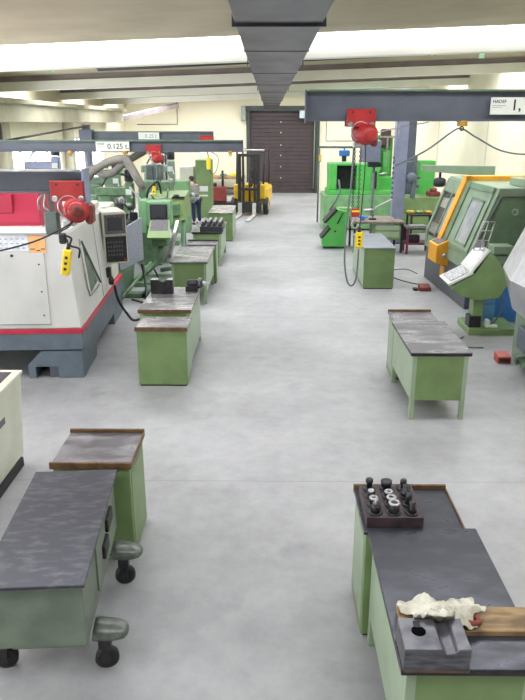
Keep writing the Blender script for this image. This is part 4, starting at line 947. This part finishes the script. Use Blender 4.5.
MB().hull([(3.26,11.08,1.14),(3.43,11.08,1.38),(3.43,11.52,1.38),(3.26,11.52,1.14)], [(3.235,11.08,1.16),(3.405,11.08,1.4),(3.405,11.52,1.4),(3.235,11.52,1.16)]).build('screen', scr, t)
MB().box(3.36, 3.53, 11.15, 11.4, .1, .66, bev=.01).build('pedestal', green, t)
MB().box(3.3, 3.5, 11.1, 11.35, .1, .3, bev=.01).build('foot_cover', darkst, t)
MB().box(3.28, 4.1, 11.0, 11.75, 0, .11, bev=.008).build('base_tray', green, t)
rk = MB()
for x in (0, .1, .2): rk.loft([(3.27+x,11.15,1.42),(3.42+x,11.3,1.86)], .01, 6)
for z in (0, .15, .3, .44): rk.loft([(3.27+z*.34,11.15+z*.34,1.42+z),(3.47+z*.34,11.15+z*.34,1.42+z)], .01, 6)
rk.box(3.3, 3.46, 11.2, 11.22, 1.45, 1.55, bev=.003)
rk.build('document_rack', chrome, t)
t.location.x += .08; t.location.z -= 0
t = thing('coolant_tank', 'blue plastic tank standing behind the green console pedestal', 'tank', (4.05,12.0,0))
MB().box(3.86, 4.5, 11.8, 11.88, .0, .95, bev=.02).box(3.86, 4.08, 11.88, 12.3, 0, .95, bev=.02).build('tank_body', blue, t)
t = tag(MB().hull([(3.72,11.45,.112),(3.9,11.45,.112),(3.9,11.7,.112),(3.72,11.7,.112)], [(3.64,11.42,.42),(3.9,11.42,.42),(3.9,11.7,.42),(3.64,11.7,.42)]).box(3.68,3.9,11.44,11.7,.42,.56,bev=.01).build('plastic_bin', bluel), 'light blue plastic bin sitting on the green console base', 'bin')
t = tag(MB().tube([(3.75,11.3,.13),(3.85,11.25,.16),(3.97,11.3,.4),(4.0,11.5,.75)], .014, 6).build('grey_tube', boxg), 'thin grey tube rising in front of the blue tank', 'tube')
t = tag(MB().box(3.66,3.73,11.08,11.2,.112,.24,bev=.01).box(3.72,3.86,11.08,11.15,.112,.16,bev=.005).build('wiring_block', signw), 'white and dark fittings on the green console base', 'fitting')
# R3 near right grey faceted hood ---------------------------------------
t = thing('cnc_machine', 'grey faceted machine hood at the right frame edge', 'machine', (4.2,9.2,0))
MB().hull([(3.42,8.3,.85),(3.3,9.2,.95),(3.5,9.9,.95),(5.2,9.9,.95),(5.2,8.3,.85)], [(3.33,8.3,1.35),(3.22,9.2,1.35),(3.35,9.9,1.4),(5.2,9.9,1.4),(5.2,8.3,1.35)]).build('lower_hood', mat('silver_hood', (158,160,164), .3, .4), t)
MB().hull([(3.33,8.3,1.35),(3.22,9.2,1.35),(3.35,9.9,1.4),(5.2,9.9,1.4),(5.2,8.3,1.35)], [(3.7,8.3,2.15),(3.6,9.2,2.2),(3.7,9.9,2.2),(5.2,9.9,2.2),(5.2,8.3,2.15)]).build('upper_hood', mat('pale_silver_hood', (206,208,210), .35, .2), t)
MB().box(3.62, 5.2, 8.5, 9.9, .0, .9, bev=.02).build('base', greens, t)
MB().box(3.56, 3.7, 8.9, 9.6, .25, .6, bev=.02).build('chip_chute', baseg, t)
m = MB().box(3.5, 3.75, 9.0, 9.4, .12, .2, bev=.01); m.tube([(3.5,9.3,.1),(3.45,9.2,.22),(3.6,9.1,.3)], .03, 6); m.build('drive_parts', greend, t)
t.location.x += .08
def pedal(x, y, label, rz=0):
    t = thing('foot_pedal', label, 'foot pedal', (x,y,0))
    MB().prism([(y-.1,0),(y+.1,0),(y+.1,.14),(y-.1,.1)], 'x', x-.1, x+.1, .008).build('guard', redbrn if 'far' in label else mat('pedal_red', (172,62,48), .45) , t)
    MB().box(x-.07, x+.07, y-.106, y-.098, .025, .08, bev=0).build('opening', black, t)
pedal(3.5, 9.68, 'red-brown foot pedal on the floor beside the near grey machine')
pedal(3.68, 14.3, 'dark far foot pedal on the floor under the orange lathe panel') if False else None
t = thing('foot_pedal', 'dark red foot pedal on the floor in front of the green lathe', 'foot pedal', (3.3,14.3,0))
MB().prism([(14.15,0),(14.4,0),(14.4,.12),(14.15,.08)], 'x', 3.2, 3.44, .008).build('guard', redbrn, t)
MB().box(3.08, 3.18, 14.2, 14.35, 0, .05, bev=.01).build('pedal_plate', black, t)
tag(MB().tube([(3.4,14.7,.012),(3.1,15.0,.012),(2.85,15.6,.012),(3.0,16.3,.012),(3.35,16.4,.012),(3.5,15.9,.012)], .009, 6).build('floor_cable', black), 'black cable looped on the floor before the lathe foot pedal', 'cable')
tag(MB().tube([(3.4,10.3,.012),(3.1,10.35,.012),(3.05,10.6,.012),(3.25,10.9,.012)], .012, 6).build('floor_cable', boxg), 'thin grey cable on the floor in front of the console base', 'cable')

# R4 surface grinder, long pale base with bright green upper -----------------
t = thing('surface_grinder', 'large surface grinder with bright green body on long pale green base', 'machine', (3.2,23.6,0))
MB().box(1.78, 4.0, 22.8, 24.4, .05, 1.15, bev=.02).build('base', mat('base_green_paint', (120,164,116), .42), t)
MB().box(1.9, 4.0, 23.0, 24.2, 1.15, 1.3, bev=.02).build('table_bed', bright, t)
m = MB().box(1.95, 2.2, 23.0, 24.0, 1.3, 2.15, bev=.02).box(2.85, 3.6, 23.0, 24.0, 1.3, 2.12, bev=.02).box(2.2, 2.85, 23.0, 24.0, 2.08, 2.15, bev=.01).box(2.2, 2.85, 23.8, 24.0, 1.3, 2.1, bev=0)
m.build('splash_guard', bright, t)
MB().box(2.22, 2.83, 23.5, 23.8, 1.3, 2.06, bev=0).build('dark_interior', darkst, t)
MB().box(3.6, 4.1, 23.3, 24.2, 1.15, 1.7, bev=.03).build('side_unit', bright, t)
MB().box(3.45, 4.2, 24.3, 25.2, 0, 3.0, bev=.03).build('column', bright, t)
MB().box(3.35, 3.5, 22.9, 23.1, 1.35, 1.9, bev=.02).build('dark_slot', darkst, t)
# hanging grey control cabinet + blue unit on bracket
t = thing('electric_cabinet', 'grey electric cabinet hung on a post behind the right-hand hoist', 'electric cabinet', (2.98,20.9,0))
MB().box(2.68, 3.26, 20.8, 21.1, 2.3, 2.92, bev=.02).build('cabinet_body', mat('blue_grey_cabinet', (118,124,142), .45), t)
MB().cyl((3.1,21.0,.0),(3.1,21.0,2.3), .04, n=8).build('post', boxg, t)
MB().box(2.9, 3.3, 20.85, 21.05, 2.16, 2.3, bev=.02).build('dark_terminal', darkst, t)
tag(MB().box(3.75, 4.08, 24.02, 24.29, 2.65, 3.2, bev=.04).build('motor_unit', mat('dark_brown_unit', (84,62,56), .5)), 'dark brown motor unit on top of the bright green grinder column', 'motor')
gx = bpy.data.objects['surface_grinder']
MB().box(3.5,3.75,24.1,24.3,2.0,2.9,bev=.02).box(3.85,4.1,24.0,24.3,1.75,2.5,bev=.03).build('wheel_head', bright, gx)
MB().lathe((3.55,23.5,1.95), [(.1,0),(.16,.03),(.16,.12),(.05,.16)], 16, (0,-1,0)).cyl((3.3,23.6,1.75),(3.9,23.4,1.8),.04,n=8).cyl((3.55,23.5,1.95),(3.55,24.1,1.95),.06,n=8).build('grinding_spindle', chrome, gx)
t = thing('bracket_arm', 'dark wall bracket arm above the bright green grinder', 'arm', (1.95,24.8,0))
MB().cyl((1.72,24.8,0),(1.72,24.8,2.6), .03, n=8).cyl((1.72,24.8,2.6),(2.9,24.8,2.6), .04, n=8).build('arm', boxg, t)
t = thing('valve_unit', 'small blue valve unit hanging over the bright green grinder', 'valve', (2.6,24.75,2.2))
MB().box(2.42, 2.78, 24.6, 24.9, 2.3, 2.5, bev=.03).cyl((2.6,24.75,2.5),(2.6,24.75,2.58), .03, n=8).build('valve_body', blue, t)
MB().cyl((2.6,24.75,2.12),(2.6,24.75,2.3), .08, n=12).build('motor', darkst, t)
tag(MB().box(1.72, 1.8, 24.7, 24.8, 2.1, 2.35, bev=.02).cyl((1.76,24.77,2.35),(1.76,24.77,2.58),.01,n=6).build('hanging_tag', yelf), 'small yellow tag hanging from the end of the wall bracket arm', 'tag')
# R5 bright green block and pale cabinets right
t = thing('lathe', 'pale green low lathe housing right of the crane columns', 'machine', (5.0,22.6,0))
MB().box(4.2, 5.9, 22.3, 23.3, 0, 1.15, bev=.02).build('base', green, t)
MB().box(5.0, 5.55, 23.6, 24.3, 0, 2.2, bev=.02).build('bright_column', bright, t)
t = tag(MB().box(5.1,5.5,22.4,22.8,1.152,1.3,bev=.03).lathe((5.3,22.6,1.3),[(.12,0),(.12,.08),(.05,.12)],12).build('red_fixture', redbrn), 'dark red fixture lying on the pale green lathe housing', 'fixture')
# chip bin
t = thing('chip_bin', 'bright green stepped chip container standing left of the drawer bench', 'bin', (1.85,19.6,0))
MB().prism([(1.5,.06),(2.15,.06),(2.2,1.05),(1.9,1.1),(1.56,.78),(1.72,.58),(1.48,.34)], 'y', 19.3, 19.9, .01).build('bin_body', bright, t)
MB().hull([(1.44,19.28,.3),(1.5,19.28,.3),(1.74,19.28,.58),(1.68,19.28,.6)], [(1.44,19.92,.3),(1.5,19.92,.3),(1.74,19.92,.58),(1.68,19.92,.6)]).build('dark_slot', black, t)
MB().hull([(1.52,19.28,.74),(1.58,19.28,.72),(1.92,19.28,1.08),(1.86,19.28,1.12)], [(1.52,19.92,.74),(1.58,19.92,.72),(1.92,19.92,1.08),(1.86,19.92,1.12)]).build('dark_slot', black, t)
MB().loft([(1.9,19.25,.72),(2.05,19.25,1.02)], .02, 6).build('lever', black, t)
for x in (1.55, 2.1):
    for y in (19.4, 19.8): MB().lathe((x-.02,y,.04), [(.04,0),(.04,.04)], 10, (1,0,0)).build('caster', black, t)
MB().lathe((1.85,19.295,.5), [(.03,0),(.03,.01)], 10, (0,-1,0)).build('round_badge', black, t)
MB().loft([(1.7,19.6,1.05),(1.85,19.5,1.3),(1.98,19.5,1.6),(1.92,19.5,1.9)], .025, 6).build('spout_pipe', boxg, t)
MB().box(1.95,2.4,19.5,19.9,1.0,1.12,bev=.02).build('top_tray', yelgrn, t)
# drawer bench
t = thing('drawer_bench', 'long dark workbench with green drawers behind the pale green cabinet', 'workbench', (2.75,19.2,0))
MB().box(1.95+.3, 3.65, 18.65, 19.25, .8, .86, bev=.006).box(2.3,3.5,19.25,19.9,.8,.86,bev=.004).build('tabletop', wood if False else mat('brown_bench_top', (136,124,112), .5, .1, (96,88,82), 6), t)
dc = MB().box(2.85, 3.6, 18.75, 19.2, .35, .8, bev=.01).build('drawer_unit', green, t)
for z in (.62, .42):
    dd = MB().box(2.9, 3.55, 18.73, 18.75, z, z+.15, bev=.003).build('drawer', greenl, dc)
MB().box(2.85, 3.4, 18.71, 18.73, .765, .785, bev=.002).build('handle_strip', chrome, dc)
for x in (2.3, 3.59):
    for y in (18.7, 19.8): MB().box(x, x+.06, y, y+.06, 0, .8, bev=.004).build('leg', darkst, t)
tag(MB().box(2.5,2.62,18.9,19.0,.86,.98,bev=.02).box(2.44,2.7,18.93,18.97,.92,.96,bev=.005).build('blue_valve', blue), 'small blue valve lying on the drawer bench by the hoist hook', 'valve')
t = thing('bench_lamp', 'jointed pale bench lamp on the drawer workbench', 'lamp', (2.9,19.1,.86))
MB().box(2.75, 2.95, 19.0, 19.15, .86, .9, bev=.01).build('base', darkst, t)
MB().loft([(2.85,19.1,.9),(2.95,19.1,1.2),(3.35,19.05,1.42)], .018, 6).build('arm', chrome, t)
MB().loft([(2.6,19.1,1.1),(2.9,19.1,1.12)], [.05,.035], 10).build('lamp_shade', chrome, t)
# red-legged table
t = thing('steel_table', 'low table with maroon legs and cluttered grey top right of the drawer bench', 'table', (4.0,18.75,0))
MB().box(3.7, 4.42, 18.45, 19.1, .68, .72, bev=.004).build('tabletop', blocks, t)
for x in (3.71, 4.34):
    for y in (18.48, 19.0): MB().box(x, x+.06, y, y+.06, 0, .68, bev=.004).build('leg', purple, t)
MB().box(3.71, 4.4, 18.5, 19.05, .25, .3, bev=.004).build('lower_shelf', purple, t)
tag(MB().box(3.8,4.1,18.6,18.9,.302,.5,bev=.02).lathe((3.95,18.6,.42),[(.06,0),(.07,.02),(.04,.04)],12,(0,-1,0)).build('gearbox', darkst), 'dark gearbox on the lower shelf of the maroon-legged table', 'machine part')
tag(MB().box(3.8,4.25,18.6,18.9,.72,.76,bev=.01).build('steel_plate', chrome), 'bright steel plate on the maroon-legged table', 'plate')
t = thing('steel_table', 'dark parts table with yellow pieces behind the maroon-legged one', 'table', (4.5,20.6,0))
MB().box(4.12, 4.95, 20.2, 21.0, .8, .85, bev=.004).build('tabletop', darkst, t)
for x in (4.15, 4.84):
    for y in (20.25, 20.9): MB().box(x, x+.06, y, y+.06, 0, .8, bev=.004).build('leg', darkst, t)
MB().box(4.15, 4.9, 20.25, 20.95, .4, .44, bev=.004).build('lower_shelf', darkst, t)
for i, (x, mt, c) in enumerate(((4.2, yelf, 'yellow'), (4.45, yelgrn, 'olive'), (4.7, brass, 'brass'))):
    tag(MB().box(x-.1, x+.1, 20.4, 20.7, .85, .93, bev=.02).build('work_piece', mt), '%s work piece lying on the dark parts table at right' % c, 'work piece')

# ================================================================== PERSON
def skin_mesh(name, joints, bones, material, parent, root=0, sub=2):
    me = bpy.data.meshes.new(name); me.from_pydata([j[0] for j in joints], bones, [])
    o = bpy.data.objects.new(name, me); COL.objects.link(o)
    md = o.modifiers.new('skin','SKIN'); md.use_smooth_shade = True
    for i, v in enumerate(me.skin_vertices[0].data):
        r = joints[i][1]; v.radius = (r,r) if not isinstance(r, tuple) else r; v.use_root = (i == root)
    s = o.modifiers.new('sub','SUBSURF'); s.levels = sub; s.render_levels = sub
    dg = bpy.context.evaluated_depsgraph_get(); dg.update()
    m2 = bpy.data.meshes.new_from_object(o.evaluated_get(dg)); o.modifiers.clear(); o.data = m2
    for p in m2.polygons: p.use_smooth = True
    m2.materials.clear(); m2.materials.append(material)
    if parent: o.parent = parent
    return o
pt = thing('person', 'person with dark hair, grey shirt and blue trousers leaning over a machine', 'person', (0,0,0))
# local: faces +Y, stands at origin
J = [((0,0,.95),.13),((0,.06,1.15),.125),((0,.16,1.34),.13),((0,.22,1.43),.06),((0,.27,1.5),.05),((0,.31,1.58),.085),((0,.33,1.66),.07),
     ((.17,.18,1.38),.055),((.24,.32,1.15),.042),((.2,.55,1.06),.032),((.19,.6,1.05),.028),
     ((-.17,.18,1.38),.055),((-.24,.32,1.15),.042),((-.2,.55,1.06),.032),((-.19,.6,1.05),.028),
     ((.1,0,.88),.09),((.11,.02,.48),.062),((.11,-.03,.09),.04),((.12,.1,.035),.032),((.12,.17,.03),.022),
     ((-.1,0,.88),.09),((-.11,.02,.48),.062),((-.11,-.03,.09),.04),((-.12,.1,.035),.032),((-.12,.17,.03),.022)]
Bn = [(0,1),(1,2),(2,3),(3,4),(4,5),(5,6),(2,7),(7,8),(8,9),(9,10),(2,11),(11,12),(12,13),(13,14),(0,15),(15,16),(16,17),(17,18),(18,19),(0,20),(20,21),(21,22),(22,23),(23,24)]
for wi, sx in ((10,1),(14,-1)):
    bx_, by_, bz_ = J[wi][0]
    for k, (dx, ln) in enumerate(((-.03,.07),(-.01,.08),(.01,.075),(.028,.06))):
        n = len(J); J.append(((bx_+dx, by_+.05, bz_), .009)); J.append(((bx_+dx*1.2, by_+.05+ln*.6, bz_-.015), .008)); J.append(((bx_+dx*1.2, by_+.05+ln*.9, bz_-.035), .007))
        Bn += [(wi,n),(n,n+1),(n+1,n+2)]
    n = len(J); J.append(((bx_-sx*.04, by_+.02, bz_-.01), .01)); J.append(((bx_-sx*.055, by_+.05, bz_-.03), .008)); Bn += [(wi,n),(n,n+1)]
skin_mesh('body', J, Bn, skin, pt, 0, 1)
S = [((0,0,.93),.155),((0,.06,1.15),.15),((0,.16,1.34),.15),((0,.2,1.4),.08),((.18,.18,1.36),.09),((.24,.32,1.15),.055),((.21,.48,1.08),.045),((-.18,.18,1.36),.09),((-.24,.32,1.15),.055),((-.21,.48,1.08),.045)]
skin_mesh('shirt', S, [(0,1),(1,2),(2,3),(2,4),(4,5),(5,6),(2,7),(7,8),(8,9)], shirtm, pt, 0, 2)
T = [((0,0,.95),.14),((.1,0,.86),.105),((.11,.02,.48),.078),((.11,-.03,.1),.06),((-.1,0,.86),.105),((-.11,.02,.48),.078),((-.11,-.03,.1),.06)]
skin_mesh('trousers', T, [(0,1),(1,2),(2,3),(0,4),(4,5),(5,6)], jeansm, pt, 0, 2)
for sx in (-1, 1):
    MB().box(sx*.12-.045, sx*.12+.045, -.08, .2, 0, .075, bev=.02).build('shoe', black, pt)
MB().ball((0,.285,1.64), .1, (.95,1.0,1.05), 16).build('hair', hairm, pt)
m = MB()
for sx in (-1, 1): m.ball((sx*.09,.32,1.6), .02, (.5,.8,1.3), 8)
m.ball((0,.415,1.6), .016, (.8,1,1.3), 8); m.build('ears_and_nose', skin, pt)
m = MB()
for sx in (-1, 1): m.ball((sx*.03,.4,1.625), .009, (1,1,1), 8)
m.build('eyes', black, pt)
pt.scale = (1.02,1,.95); pt.location = (-2.58, 24.2, 0); pt.rotation_euler = (0,0,.6)

# ================================================================== LIGHT, WORLD, CAMERA
w = bpy.data.worlds.new('World'); bpy.context.scene.world = w; w.use_nodes = True
w.node_tree.nodes['Background'].inputs[0].default_value = (.9,.95,1,1); w.node_tree.nodes['Background'].inputs[1].default_value = 1
cd = bpy.data.cameras.new('camera'); cam = bpy.data.objects.new('camera', cd); COL.objects.link(cam)
cd.sensor_fit = 'VERTICAL'; cd.sensor_height = 36; cd.lens = 680/700*36; cd.clip_end = 200
p = math.atan(227/680); yaw = math.atan(7.5*math.cos(p)/680)
cam.location = (0,0,3.4); cam.rotation_euler = (PI/2-p, 0, yaw)
sc = bpy.context.scene; sc.camera = cam
vs = sc.view_settings; vs.view_transform = 'Standard'; vs.look = 'None'; vs.gamma = 1; vs.use_curve_mapping = False; vs.exposure = .5
